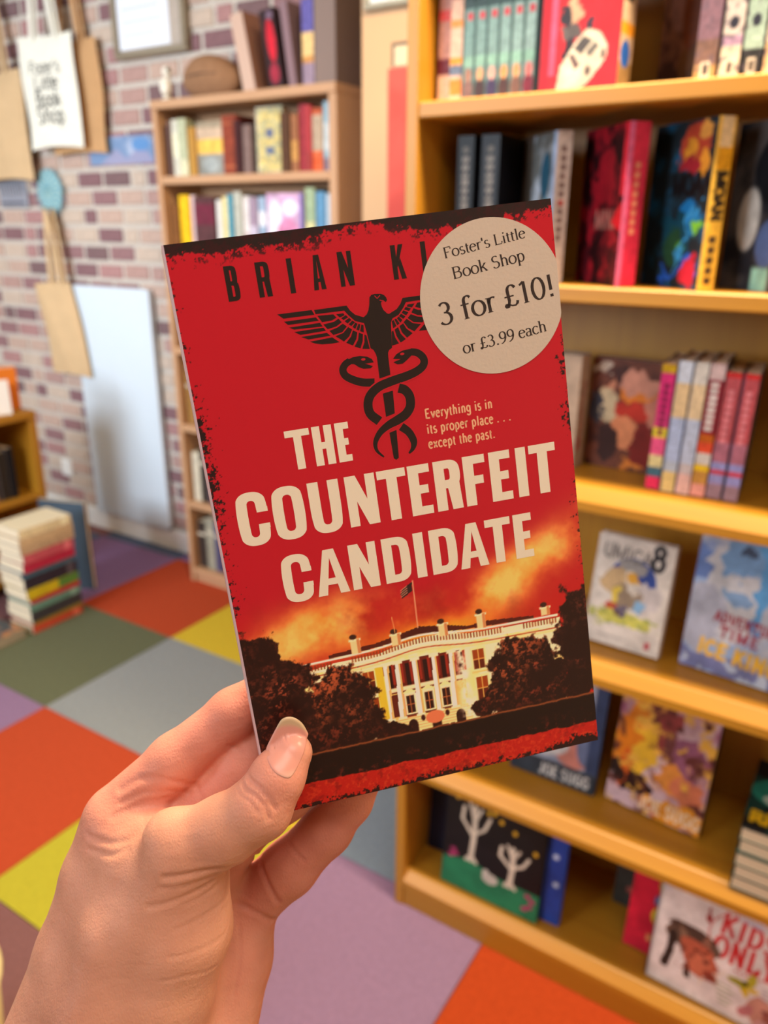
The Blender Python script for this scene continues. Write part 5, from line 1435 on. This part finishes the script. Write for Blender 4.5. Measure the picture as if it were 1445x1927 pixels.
vr = -2.6 + 4.4 * np.exp(-((Y - 148) / 6) ** 2) + 3.0 * np.exp(-((Y - 128) / 7) ** 2) + 1.6 * np.exp(-((Y - 96) / 8) ** 2)
cv.put(np.clip((vr - (BW - X) * .9 + (spk - .5) * 15 + (g2 - .5) * 3) * 1.5, 0, 1) * (Y > 62) * (Y < 190), (44, 24, 26))
vb = 1.2 + 1.6 * np.exp(-((X - 66) / 10) ** 2) + 3.2 * np.exp(-((X - 122) / 8) ** 2)
cv.put(np.clip((vb - Y + (spk - .5) * 8) * 1.5, 0, 1), (48, 20, 20))
cv.im = np.clip(cv.im * (1 + .2 * np.clip((cv.im[..., 1:2] - 50) / 110, 0, 1)), 0, 255)
IMG = cv.lin()

M_COVER = paint_mat('laminated_cover', .36, .35)
M_FLAT = paint_mat('print_ink', .40, .35)
M_STICK = paint_mat('sticker_paper', .55, .3, .15)
fc = MB()
fc.grid((0, 0, 0), (BW * .001, 0, 0), (0, BHT * .001, 0), IMG)
fc.box(0, BW * .001, 0, BHT * .001, -.0004, -.00004, lin((230, 216, 214)))
fco = fc.build('front_cover', M_COVER, hb)
sl = 1.75
mb = MB()
E_ = BHT * .001
mb.add([(0, 0, 0), (0, E_, 0), (-.0007, E_, -.0007), (-.0007, 0, -.0007), (-sl * .001, E_, -BT * .001), (-sl * .001, 0, -BT * .001), (-sl * .001 + .0005, E_, -BT * .001), (-sl * .001 + .0005, 0, -BT * .001), (.0005, E_, -.0005), (.0005, 0, -.0005)],
       [(0, 1, 2, 3), (3, 2, 4, 5), (5, 4, 6, 7), (7, 6, 8, 9), (9, 8, 1, 0)], lin((226, 196, 202)))
mb.build('spine', M_FLAT, hb)
MB().box(-sl * .001, (BW - 1) * .001, 0, E_, -BT * .001 - .0002, -BT * .001 + .0002, lin((150, 24, 32))).build('back_cover', M_FLAT, hb)
mb = MB()
a0, a1 = .0004, -.0016
mb.add([(a0, .001, -.0005), (.1275, .001, -.0005), (.1275, E_ - .001, -.0005), (a0, E_ - .001, -.0005), (a1, .001, -BT * .001 + .0003), (.1265, .001, -BT * .001 + .0003), (.1265, E_ - .001, -BT * .001 + .0003), (a1, E_ - .001, -BT * .001 + .0003)],
       [(0, 1, 2, 3), (7, 6, 5, 4), (0, 4, 5, 1), (1, 5, 6, 2), (2, 6, 7, 3), (3, 7, 4, 0)])
mb.build('page_block', M_PAGES, hb)

# ---- condensed bold capitals drawn as outlines


def rring(x0, x1, y0, y1, s, t, a0, a1, n=40):
    """outline strip of a tall rounded bowl between angles a0..a1 (degrees, 0 = right, counter-clockwise)"""
    cx, cy, rx, ry = (x0 + x1) / 2, (y0 + y1) / 2, (x1 - x0) / 2, (y1 - y0) / 2
    R = rx * .98
    st = max(ry - R, 0)
    out, inn = [], []
    for k in range(n + 1):
        a = math.radians(a0 + (a1 - a0) * k / n)
        c, s_ = math.cos(a), math.sin(a)
        # stadium: shift the end caps apart
        sh = st * max(-1, min(1, math.sin(a) * 2.2))
        e = .82

        def sup(v):
            return math.copysign(abs(v) ** e, v)
        out.append((cx + rx * sup(c), cy + sh + R * sup(s_) if abs(s_) > 1e-9 else cy + sh))
        inn.append((cx + (rx - s) * sup(c), cy + sh + (R - t) * sup(s_) if abs(s_) > 1e-9 else cy + sh))
    return out, inn


def bold(mb, ch, x0, x1, y0, y1, s, t, col, z):
    cnt_ = [0]

    def zz_():
        cnt_[0] += 1
        return z + .004 * cnt_[0]

    def q(*pts):
        zq = zz_()
        mb.add([P3(p, zq) for p in pts], [tuple(range(len(pts)))], col)

    def rc_(a, b, c, d):
        q((a, b), (c, b), (c, d), (a, d))

    def ring(out, inn):
        n = len(out)
        zq = zz_()
        vs = [P3(p, zq) for p in out] + [P3(p, zq) for p in inn]
        fs = [(i + 1, i, n + i, n + i + 1) for i in range(n - 1)]
        mb.add(vs, fs, col)
    h, ym = y1 - y0, (y0 + y1) / 2
    if ch in 'THEFI':
        if ch == 'I':
            rc_(x0, y0, x1, y1)
        elif ch == 'T':
            c = (x0 + x1) / 2
            rc_(x0, y1 - t, x1, y1); rc_(c - s / 2, y0, c + s / 2, y1 - t)
        elif ch == 'H':
            rc_(x0, y0, x0 + s, y1); rc_(x1 - s, y0, x1, y1); rc_(x0 + s, ym - t / 2, x1 - s, ym + t / 2)
        else:
            rc_(x0, y0, x0 + s, y1); rc_(x0 + s, y1 - t, x1, y1); rc_(x0 + s, ym - t * .45, x1 - (x1 - x0) * .12, ym + t * .55)
            if ch == 'E':
                rc_(x0 + s, y0, x1, y0 + t)
    elif ch == 'N':
        rc_(x0, y0, x0 + s * .9, y1); rc_(x1 - s * .9, y0, x1, y1)
        q((x0, y1), (x0 + s * 1.02, y1), (x1, y0), (x1 - s * 1.02, y0)) if False else q((x1 - s * 1.02, y0), (x1, y0), (x0 + s * 1.02, y1), (x0, y1))
    elif ch == 'A':
        c = (x0 + x1) / 2
        q((x0, y0), (x0 + s * .96, y0), (c, y1 - t * 1.1), (c, y1), (c - s * .55, y1))
        q((x1 - s * .96, y0), (x1, y0), (c + s * .55, y1), (c, y1), (c, y1 - t * 1.1))
        f = .22
        rc_(x0 + s * .6, y0 + h * f, x1 - s * .6, y0 + h * f + t * .85)
    elif ch == 'O':
        ring(*rring(x0, x1, y0, y1, s, t, 0, 360, 64))
    elif ch == 'C':
        ring(*rring(x0, x1, y0, y1, s, t, 14, 346, 60))
        rc_(x1 - s, ym + h * .11, x1, ym + h * .2) ; rc_(x1 - s, ym - h * .2, x1, ym - h * .11)
    elif ch == 'U':
        ring(*rring(x0, x1, y0, y1, s, t, 180, 360, 40))
        rc_(x0, ym, x0 + s, y1); rc_(x1 - s, ym, x1, y1)
    elif ch == 'D':
        rc_(x0, y0, x0 + s, y1)
        w_ = x1 - x0
        ring(*rring(x1 - w_ * 1.05, x1, y0, y1, s, t, -90, 90, 40))
        rc_(x0 + s, y1 - t, x1 - w_ * .5, y1); rc_(x0 + s, y0, x1 - w_ * .5, y0 + t)
    elif ch in 'RB':
        rc_(x0, y0, x0 + s, y1)
        w_ = x1 - x0
        lo = y0 + h * .44
        e = x1 - (w_ * .06 if ch == 'B' else 0)
        ring(*rring(e - w_ * .95, e, lo, y1, s, t, -90, 90, 30))
        rc_(x0 + s, y1 - t, e - w_ * .46, y1); rc_(x0 + s, lo, e - w_ * .46, lo + t)
        if ch == 'R':
            q((x1 - s * 1.02, y0), (x1, y0), (x1 - s * .15, lo + t * .6), (x1 - s * 1.35, lo + t * .6))
        else:
            ring(*rring(x1 - w_ * .98, x1, y0, lo + t, s, t, -90, 90, 30))
            rc_(x0 + s, y0, x1 - w_ * .48, y0 + t)
    elif ch == 'K':
        rc_(x0, y0, x0 + s, y1)
        q((x0 + s, ym - h * .13), (x0 + s, ym + h * .1), (x1 - s * .95, y1), (x1 - s * .1, y1), (x0 + s * 1.4, ym - h * .05)) if False else None
        q((x0 + s, ym - h * .16), (x1 - s * .05, y1), (x1 - s * 1.05, y1), (x0 + s, ym + h * .14))
        q((x1 - s, y0), (x1, y0), (x0 + s * 1.75, ym + h * .12), (x0 + s * 1.15, ym - h * .08))


CREAM = lin((247, 233, 212))
INK = lin((40, 28, 26))
PEACH = lin((248, 186, 146))
tb = MB()
for ch, a, b in (('T', 27.3, 35.7), ('H', 36.6, 43.4), ('E', 44.5, 49.2)):
    bold(tb, ch, a, b, 125.9, 139.4, 2.75, 2.3, CREAM, .05)
for ch, a, b in (('C', 6.9, 17.6), ('O', 19.1, 30.1), ('U', 32.0, 42.8), ('N', 45.0, 55.6), ('T', 56.4, 66.6), ('E', 67.4, 75.2), ('R', 76.7, 86.2), ('F', 87.5, 95.6), ('E', 97.2, 105.0), ('I', 107.2, 111.0), ('T', 112.2, 122.2)):
    e = .4 if ch in 'COU' else 0
    bold(tb, ch, a, b, 102.6 - e, 120.6 + (e if ch != 'U' else 0), 3.8, 3.0, CREAM, .05)
for ch, a, b in (('C', 18.4, 28.9), ('A', 29.9, 41.3), ('N', 42.6, 52.4), ('D', 54.6, 64.4), ('I', 66.2, 69.8), ('D', 72.0, 81.8), ('A', 82.5, 93.2), ('T', 92.9, 102.5), ('E', 103.7, 110.6)):
    e = .4 if ch in 'C' else 0
    bold(tb, ch, a, b, 79.8 - e, 96.4 + e, 3.5, 2.8, CREAM, .05)
tb.build('title_lettering', M_FLAT, fco)
ab = MB()
for ch, a, b in (('B', 17.0, 21.1), ('R', 27.0, 31.3), ('I', 37.2, 38.9), ('A', 44.9, 49.0), ('N', 53.9, 58.5), ('K', 71.8, 76.2), ('I', 82.0, 83.7)):
    bold(ab, ch, a, b, 183.4, 194.4, 1.65, 1.35, INK, .05)
ab.build('author_lettering', M_FLAT, fco)
gb = MB()
for t, yy in (('Everything is in', 136.1), ('its proper place . . .', 130.8), ('except the past.', 125.6)):
    put_text(gb, t, 76.3, yy, 4.95, PEACH, P3, .05, .055, cond=.66, track=.28)
gb.build('tagline_lettering', M_FLAT, fco)

# ---- eagle and serpents emblem
eb = MB()
REDP = lin((204, 26, 44))


def epoly(pts, z, col=INK):
    # triangulate a simple outline by ear clipping
    from mathutils.geometry import tessellate_polygon
    v = [Vector((p[0], p[1], 0)) for p in pts]
    tr = tessellate_polygon([v])
    out = []
    for t in tr:
        a, b, c = (v[i] for i in t)
        out.append(t if (b - a).cross(c - a).z > 0 else (t[0], t[2], t[1]))
    eb.add([P3(p, z) for p in pts], out, col)


def smooth_path(pts, n=8):
    P = [Vector(p) for p in pts]
    P = [P[0] * 2 - P[1]] + P + [P[-1] * 2 - P[-2]]
    out = []
    for i in range(1, len(P) - 2):
        for k in range(n):
            t = k / n
            out.append(.5 * ((2 * P[i]) + (P[i + 1] - P[i - 1]) * t + (2 * P[i - 1] - 5 * P[i] + 4 * P[i + 1] - P[i + 2]) * t * t + (3 * P[i] - P[i - 1] - 3 * P[i + 1] + P[i + 2]) * t ** 3))
    out.append(P[-2])
    return [(p.x, p.y) for p in out]


AX = 64.25
epoly(EMB['body'], .05)
for k, pts in EMB.items():
    if k == 'band' or (k[0] == 'f' and k[1:].isdigit()):
        epoly(pts, .045)
        epoly([(2 * AX - x, y) for x, y in pts], .045)
for k in ('sh1', 'sh2'):
    epoly(EMB[k], .045)


def snake(key, z, w0, w1, w2, outline=True):
    path = smooth_path(EMB[key])
    n = len(path)

    def wf(i, d):
        f = i / (n - 1)
        return (w0 + (w1 - w0) * min(f * 2, 1)) if f < .5 else (w1 + (w2 - w1) * (f - .5) * 2)
    if outline:
        ribbon(eb, path, lambda i, d: wf(i, d) + .45, z - .004, REDP, P3)
    ribbon(eb, path, wf, z, INK, P3)


snake('Aup', .060, 1.15, 1.3, 1.4)
snake('Blow', .060, 1.45, 1.25, .35)
epoly(EMB['lhead'], .062); epoly(EMB['rhead'], .082)
snake('Bup', .075, 1.2, 1.5, 1.6)
snake('Alow', .090, 1.6, 1.6, .3)
for k, zz in (('leye', .066), ('reye', .086)):
    c = EMB[k][0]
    epoly([(c[0] + .75 * math.cos(a), c[1] + .42 * math.sin(a)) for a in np.linspace(0, 2 * math.pi, 14)[:-1]], zz, REDP)
c = EMB['beye']
ribbon(eb, c, lambda i, d: .14, .056, REDP, P3)
ribbon(eb, [(c[2][0] - .3, c[2][1] - 1.5), (c[2][0] + 1.0, c[2][1] - 1.9)], lambda i, d: .14, .056, REDP, P3)
eb.build('eagle_emblem', M_FLAT, fco)

# ---- price sticker
sc0, scr = (105.2, 173.6), 25.6
sb = MB()
pts = []
for k in range(96):
    a = 2 * math.pi * k / 96
    pts.append((min(sc0[0] + scr * math.cos(a), BW + .15), sc0[1] + scr * 1.01 * math.sin(a)))
n = len(pts)
sb.add([P3(p, .20) for p in pts] + [P3(p, .10) for p in pts], [tuple(range(n))] + [(i, n + i, n + (i + 1) % n, (i + 1) % n) for i in range(n)], lin((214, 196, 180)))
so = sb.build('price_sticker', M_STICK, hb)
so['label'] = 'round white price sticker with black lettering'
lb = MB()
DK = lin((56, 44, 42))


def line_fit(t, x0, y0, x1, size, z=.23):
    ang = 6.7
    w0 = text_width(t, size)
    L = math.hypot(x1 - x0, (x1 - x0) * math.tan(math.radians(ang)))
    put_text(lb, t, x0, y0, size, DK, P3, z, .052, .021, cond=L / w0, ang=ang, serif=True)


line_fit("Foster's Little", 89.7, 188.0, 118.9, 5.35)
line_fit('Book Shop', 91.9, 181.0, 118.0, 5.9)
line_fit('3 for \u00a310!', 85.6, 166.4, 128.2, 11.0)
line_fit('or \u00a33.99 each', 92.6, 156.0, 123.4, 5.9)
lb.build('sticker_lettering', M_STICK, so)

# ------------------------------------------------------------------ the hand (left), one continuous skin surface
H_STEP = .95


def build_hand():
    chains = {k: np.array(v) for k, v in HAND.items()}
    allp = np.concatenate(list(chains.values()))
    lo = (allp[:, :3] - allp[:, 3:4]).min(0) - 4
    hi = (allp[:, :3] + allp[:, 3:4]).max(0) + 4
    n = np.ceil((hi - lo) / H_STEP).astype(int) + 1
    ax = [lo[i] + np.arange(n[i]) * H_STEP for i in range(3)]
    D = np.full(n, 40.0, dtype=np.float32)

    def cone(a, b, field=None):
        """signed distance to a tapered capsule inside its own bounds"""
        ra, rb = a[3], b[3]
        pad = 16
        l = np.minimum(a[:3] - ra, b[:3] - rb) - pad
        h = np.maximum(a[:3] + ra, b[:3] + rb) + pad
        sl = tuple(slice(max(0, int((l[i] - lo[i]) / H_STEP)), min(n[i], int((h[i] - lo[i]) / H_STEP) + 2)) for i in range(3))
        gx, gy, gz = np.meshgrid(ax[0][sl[0]], ax[1][sl[1]], ax[2][sl[2]], indexing='ij', sparse=True)
        d = b[:3] - a[:3]
        L2 = float(d @ d) + 1e-9
        t = np.clip(((gx - a[0]) * d[0] + (gy - a[1]) * d[1] + (gz - a[2]) * d[2]) / L2, 0, 1)
        dist = np.sqrt((gx - a[0] - t * d[0]) ** 2 + (gy - a[1] - t * d[1]) ** 2 + (gz - a[2] - t * d[2]) ** 2) - (ra + (rb - ra) * t)
        return sl, dist.astype(np.float32)

    def smin(A, B, k):
        h = np.maximum(k - np.abs(A - B), 0) / k
        return np.minimum(A, B) - h * h * k * .25

    KS = dict(thumb=3.0, thenar=9, index=2.5, middle=2.5, ring=2.5, little=2.5, web=9, web2=9, index_bone=9, middle_bone=9, ring_bone=9, little_bone=8, arm_a=14, arm_b=14)
    # each finger is formed on its own field, so that neighbours keep a crease between them
    order = ['index_bone', 'middle_bone', 'ring_bone', 'little_bone', 'arm_a', 'arm_b', 'thenar', 'web', 'web2', 'index', 'middle', 'ring', 'little', 'thumb']
    order += [k for k in HAND if k not in order]
    for key in order:
        ch = chains[key]
        F = np.full(n, 40.0, dtype=np.float32)
        for a, b in zip(ch[:-1], ch[1:]):
            sl, d = cone(a, b)
            F[sl] = smin(F[sl], d, 4.0)
        D = smin(D, F, KS.get(key, 6))
    # naive surface nets
    neg = D < 0
    c = np.zeros(tuple(m_ - 1 for m_ in n), dtype=np.int8)
    for i in (0, 1):
        for j in (0, 1):
            for k in (0, 1):
                c += neg[i:n[0] - 1 + i, j:n[1] - 1 + j, k:n[2] - 1 + k]
    act = (c > 0) & (c < 8)
    idx = np.full(act.shape, -1, dtype=np.int64)
    ii = np.argwhere(act)
    idx[act] = np.arange(len(ii))
    acc = np.zeros((len(ii), 3))
    cnt = np.zeros(len(ii))
    corners = [(i, j, k) for i in (0, 1) for j in (0, 1) for k in (0, 1)]
    for a in corners:
        for b in corners:
            if sum(b) - sum(a) != 1 or any(b[q] < a[q] for q in range(3)):
                continue
            va = D[ii[:, 0] + a[0], ii[:, 1] + a[1], ii[:, 2] + a[2]]
            vb = D[ii[:, 0] + b[0], ii[:, 1] + b[1], ii[:, 2] + b[2]]
            cr = (va < 0) != (vb < 0)
            t = np.where(cr, va / np.where(cr, va - vb, 1), 0)
            p = np.array(a)[None] + t[:, None] * (np.array(b) - np.array(a))[None]
            acc += p * cr[:, None]
            cnt += cr
    V = lo + (ii + acc / cnt[:, None]) * H_STEP
    quads = []
    for d in range(3):
        e1, e2 = (d + 1) % 3, (d + 2) % 3
        s0 = [slice(1, n[q] - 1) for q in range(3)]
        s0[d] = slice(0, n[d] - 1)
        s1 = list(s0)
        s1[d] = slice(1, n[d])
        A, B = neg[tuple(s0)], neg[tuple(s1)]
        cr = np.argwhere(A != B)
        off = np.array([1, 1, 1])
        off[d] = 0
        g = cr + off
        u1 = np.zeros(3, int); u1[e1] = 1
        u2 = np.zeros(3, int); u2[e2] = 1
        q0 = idx[tuple((g - u1 - u2).T)]
        q1 = idx[tuple((g - u2).T)]
        q2 = idx[tuple(g.T)]
        q3 = idx[tuple((g - u1).T)]
        ins = A[tuple(cr.T)]
        Q = np.stack([q0, q1, q2, q3], 1)
        Q[~ins] = Q[~ins][:, ::-1]
        quads.append(Q)
    Q = np.concatenate(quads)
    # two passes of Laplacian smoothing
    E = np.concatenate([Q[:, [0, 1]], Q[:, [1, 2]], Q[:, [2, 3]], Q[:, [3, 0]]])
    for _ in range(3):
        S = np.zeros_like(V)
        N_ = np.zeros(len(V))
        for a, b in ((0, 1), (1, 0)):
            np.add.at(S, E[:, a], V[E[:, b]])
            np.add.at(N_, E[:, a], 1)
        V = V * .45 + .55 * S / N_[:, None]
    # vertex normals
    fn = np.cross(V[Q[:, 2]] - V[Q[:, 0]], V[Q[:, 3]] - V[Q[:, 1]])
    Nn = np.zeros_like(V)
    for k in range(4):
        np.add.at(Nn, Q[:, k], fn)
    Nn /= np.linalg.norm(Nn, axis=1)[:, None] + 1e-9
    # skin creases
    disp = np.zeros(len(V))
    front = np.clip(Nn[:, 2] * 2 + .6, 0, 1)
    for wd, dp, pts in CREASES:
        P = np.array(pts)
        best = np.full(len(V), 1e9)
        dz = np.zeros(len(V))
        for a, b in zip(P[:-1], P[1:]):
            d = b[:2] - a[:2]
            t = np.clip(((V[:, :2] - a[:2]) @ d) / (d @ d + 1e-9), 0, 1)
            r = np.hypot(V[:, 0] - a[0] - t * d[0], V[:, 1] - a[1] - t * d[1])
            zz_ = a[2] + t * (b[2] - a[2])
            better = r < best
            best = np.where(better, r, best)
            dz = np.where(better, np.abs(V[:, 2] - zz_), dz)
        disp += dp * (1.2 * np.exp(-(best / wd) ** 2) - .2 * np.exp(-((best - 1.9 * wd) / wd) ** 2)) * np.clip((16 - dz) / 6, 0, 1) * front
    V = V - Nn * disp[:, None]
    return V, Q, D, lo


HV, HQ, HD, HLO = build_hand()

M_SKIN, nt, b = new_mat('skin')
tc = node(nt, 'ShaderNodeTexCoord')
nz = node(nt, 'ShaderNodeTexNoise'); nz.inputs['Scale'].default_value = 34; nz.inputs['Detail'].default_value = 5
nt.links.new(tc.outputs['Object'], nz.inputs['Vector'])
rp_ = node(nt, 'ShaderNodeValToRGB')
rp_.color_ramp.elements[0].position = .3; rp_.color_ramp.elements[0].color = (.80, .74, .72, 1)
rp_.color_ramp.elements[1].position = .72; rp_.color_ramp.elements[1].color = (1.06, 1.06, 1.06, 1)
nt.links.new(nz.outputs['Fac'], rp_.inputs[0])
vc_ = node(nt, 'ShaderNodeVertexColor'); vc_.layer_name = 'print'
ml_ = node(nt, 'ShaderNodeMixRGB'); ml_.blend_type = 'MULTIPLY'; ml_.inputs[0].default_value = 1.0
nt.links.new(vc_.outputs[0], ml_.inputs[1]); nt.links.new(rp_.outputs[0], ml_.inputs[2])
nt.links.new(ml_.outputs[0], b.inputs['Base Color'])
b.inputs['Roughness'].default_value = .48
b.inputs['Subsurface Weight'].default_value = .25
b.inputs['Subsurface Radius'].default_value = (1.0, .35, .2)
b.inputs['Subsurface Scale'].default_value = .004
b.inputs['Specular IOR Level'].default_value = .35
vo = node(nt, 'ShaderNodeTexVoronoi'); vo.feature = 'DISTANCE_TO_EDGE'; vo.inputs['Scale'].default_value = 900
mpn = node(nt, 'ShaderNodeMapping'); mpn.inputs['Scale'].default_value = (1, .55, 1); mpn.inputs['Rotation'].default_value = (0, 0, .7)
nt.links.new(tc.outputs['Object'], mpn.inputs[0]); nt.links.new(mpn.outputs[0], vo.inputs['Vector'])
n3 = node(nt, 'ShaderNodeTexNoise'); n3.inputs['Scale'].default_value = 260; n3.inputs['Detail'].default_value = 3
mp3 = node(nt, 'ShaderNodeMapping'); mp3.inputs['Scale'].default_value = (.3, 1, 1); mp3.inputs['Rotation'].default_value = (0, 0, -.25)
nt.links.new(tc.outputs['Object'], mp3.inputs[0]); nt.links.new(mp3.outputs[0], n3.inputs['Vector'])
ad = node(nt, 'ShaderNodeMath'); ad.operation = 'ADD'
m1 = node(nt, 'ShaderNodeMath'); m1.operation = 'MULTIPLY'; m1.inputs[1].default_value = .5
nt.links.new(vo.outputs['Distance'], m1.inputs[0]); nt.links.new(m1.outputs[0], ad.inputs[0]); nt.links.new(n3.outputs['Fac'], ad.inputs[1])
bp_ = node(nt, 'ShaderNodeBump'); bp_.inputs['Strength'].default_value = .42; bp_.inputs['Distance'].default_value = .0008
nt.links.new(ad.outputs[0], bp_.inputs['Height']); nt.links.new(bp_.outputs[0], b.inputs['Normal'])

# fingers and palm are pinker than the back of the thumb and wrist
pink = np.zeros(len(HV))
for key, rad in (('index', 14), ('middle', 14), ('ring', 14), ('little', 16)):
    ch = np.array(HAND[key])
    for a, b2 in zip(ch[:-1], ch[1:]):
        for t in np.linspace(0, 1, 5):
            p = a[:3] + (b2[:3] - a[:3]) * t
            pink = np.maximum(pink, np.clip(1.5 - np.linalg.norm(HV - p, axis=1) / rad, 0, 1))
tipn = np.array(HAND['thumb'][1][:3])
pink = np.maximum(pink, .75 * np.clip(1.6 - np.linalg.norm(HV - tipn, axis=1) / 13, 0, 1))
pal = np.array(HAND['little_bone'][1][:3])
pink = np.maximum(pink, .6 * np.clip(1.5 - np.linalg.norm(HV - pal, axis=1) / 26, 0, 1))
skc = lin((224, 162, 136))[None] * (1 - pink[:, None]) + lin((222, 142, 126))[None] * pink[:, None]
mb = MB()
mb.add((HV * .001).tolist(), HQ.tolist(), skc)
hand = mb.build('person', M_SKIN, None, smooth=True)
hand.matrix_world = BM
tag(hand, 'left hand and wrist holding the red paperback, thumb over its cover', 'hand')


def surf(u, v):
    """height of the thumb's camera-side surface over cover point u, v"""
    i = (u - HLO[0]) / H_STEP
    j = (v - HLO[1]) / H_STEP
    i0, j0 = int(i), int(j)
    f, g = i - i0, j - j0
    col = (HD[i0, j0] * (1 - f) * (1 - g) + HD[i0 + 1, j0] * f * (1 - g) + HD[i0, j0 + 1] * (1 - f) * g + HD[i0 + 1, j0 + 1] * f * g)
    k = np.nonzero(col < 0)[0]
    if len(k) == 0:
        return None
    k = k[-1]
    t = col[k] / (col[k] - col[k + 1])
    return HLO[2] + (k + t) * H_STEP


# thumb nail: a curved plate laid on the thumb, pale free edge, pink bed
nb_ = np.array(NAIL)
cen = nb_.mean(0)
rings = [1.0, .97, .92, .85, .77, .68, .58, .48, .38, .28, .18, .08]
vs, cl = [], []
N = 48
ang = np.linspace(0, 1, N, endpoint=False)
loop = [Vector((p[0], p[1])) for p in nb_]
sm = []
M_ = len(loop)
for k in range(N):
    f = k * M_ / N
    i = int(f)
    t = f - i
    p0, p1, p2, p3 = loop[(i - 1) % M_], loop[i % M_], loop[(i + 1) % M_], loop[(i + 2) % M_]
    sm.append(.5 * ((2 * p1) + (p2 - p0) * t + (2 * p0 - 5 * p1 + 4 * p2 - p3) * t * t + (3 * p1 - p0 - 3 * p2 + p3) * t ** 3))
tipdir = Vector(NAIL[2]) - Vector(NAIL[10])
tl = tipdir.length
tipdir.normalize()
nbv = MB()
zc = surf(cen[0], cen[1])
for r, s in enumerate(rings + [0.0]):
    for k in range(N if s > 0 else 1):
        p = Vector(cen) + (sm[k] - Vector(cen)) * s
        h = surf(p.x, p.y)
        if h is None or h < zc - 4.5:
            h = zc - 4.5
        h = max(h, zc - 4.5)
        lift = (-.35 if r == 0 else (.10 if r == 1 else .30))
        along = (p - Vector(NAIL[10])).dot(tipdir) / tl
        across = (p - Vector(cen)).dot(Vector((-tipdir.y, tipdir.x))) / 6.5
        edge = .83 - .14 * across * across
        k_ = min(1, max(0, (along - edge) / .06 + .5))
        c = lin((206, 176, 142)) * k_ + lin((222, 154, 140)) * (1 - k_)
        k_ = min(1, max(0, (.16 - along) / .1))
        c = c * (1 - k_) + lin((228, 178, 162)) * k_
        vs.append((p.x * .001, p.y * .001, (h + lift) * .001))
        cl.append(c)
fs = []
for r in range(len(rings) - 1):
    for k in range(N):
        a, b2 = r * N + k, r * N + (k + 1) % N
        fs.append((a, b2, b2 + N, a + N))
last = len(rings) * N
for k in range(N):
    fs.append(((len(rings) - 1) * N + k, (len(rings) - 1) * N + (k + 1) % N, last))
a_, b_, c_ = (Vector(vs[i]) for i in fs[0][:3])
if (b_ - a_).cross(c_ - a_).z < 0:
    fs = [tuple(reversed(q)) for q in fs]
nbv.add(vs, fs, np.array(cl))
M_NAIL = paint_mat('nail', .34, .4)
nl = nbv.build('thumb_nail', M_NAIL, hand, smooth=True)
nl['label'] = 'pink thumb nail with a pale free edge'
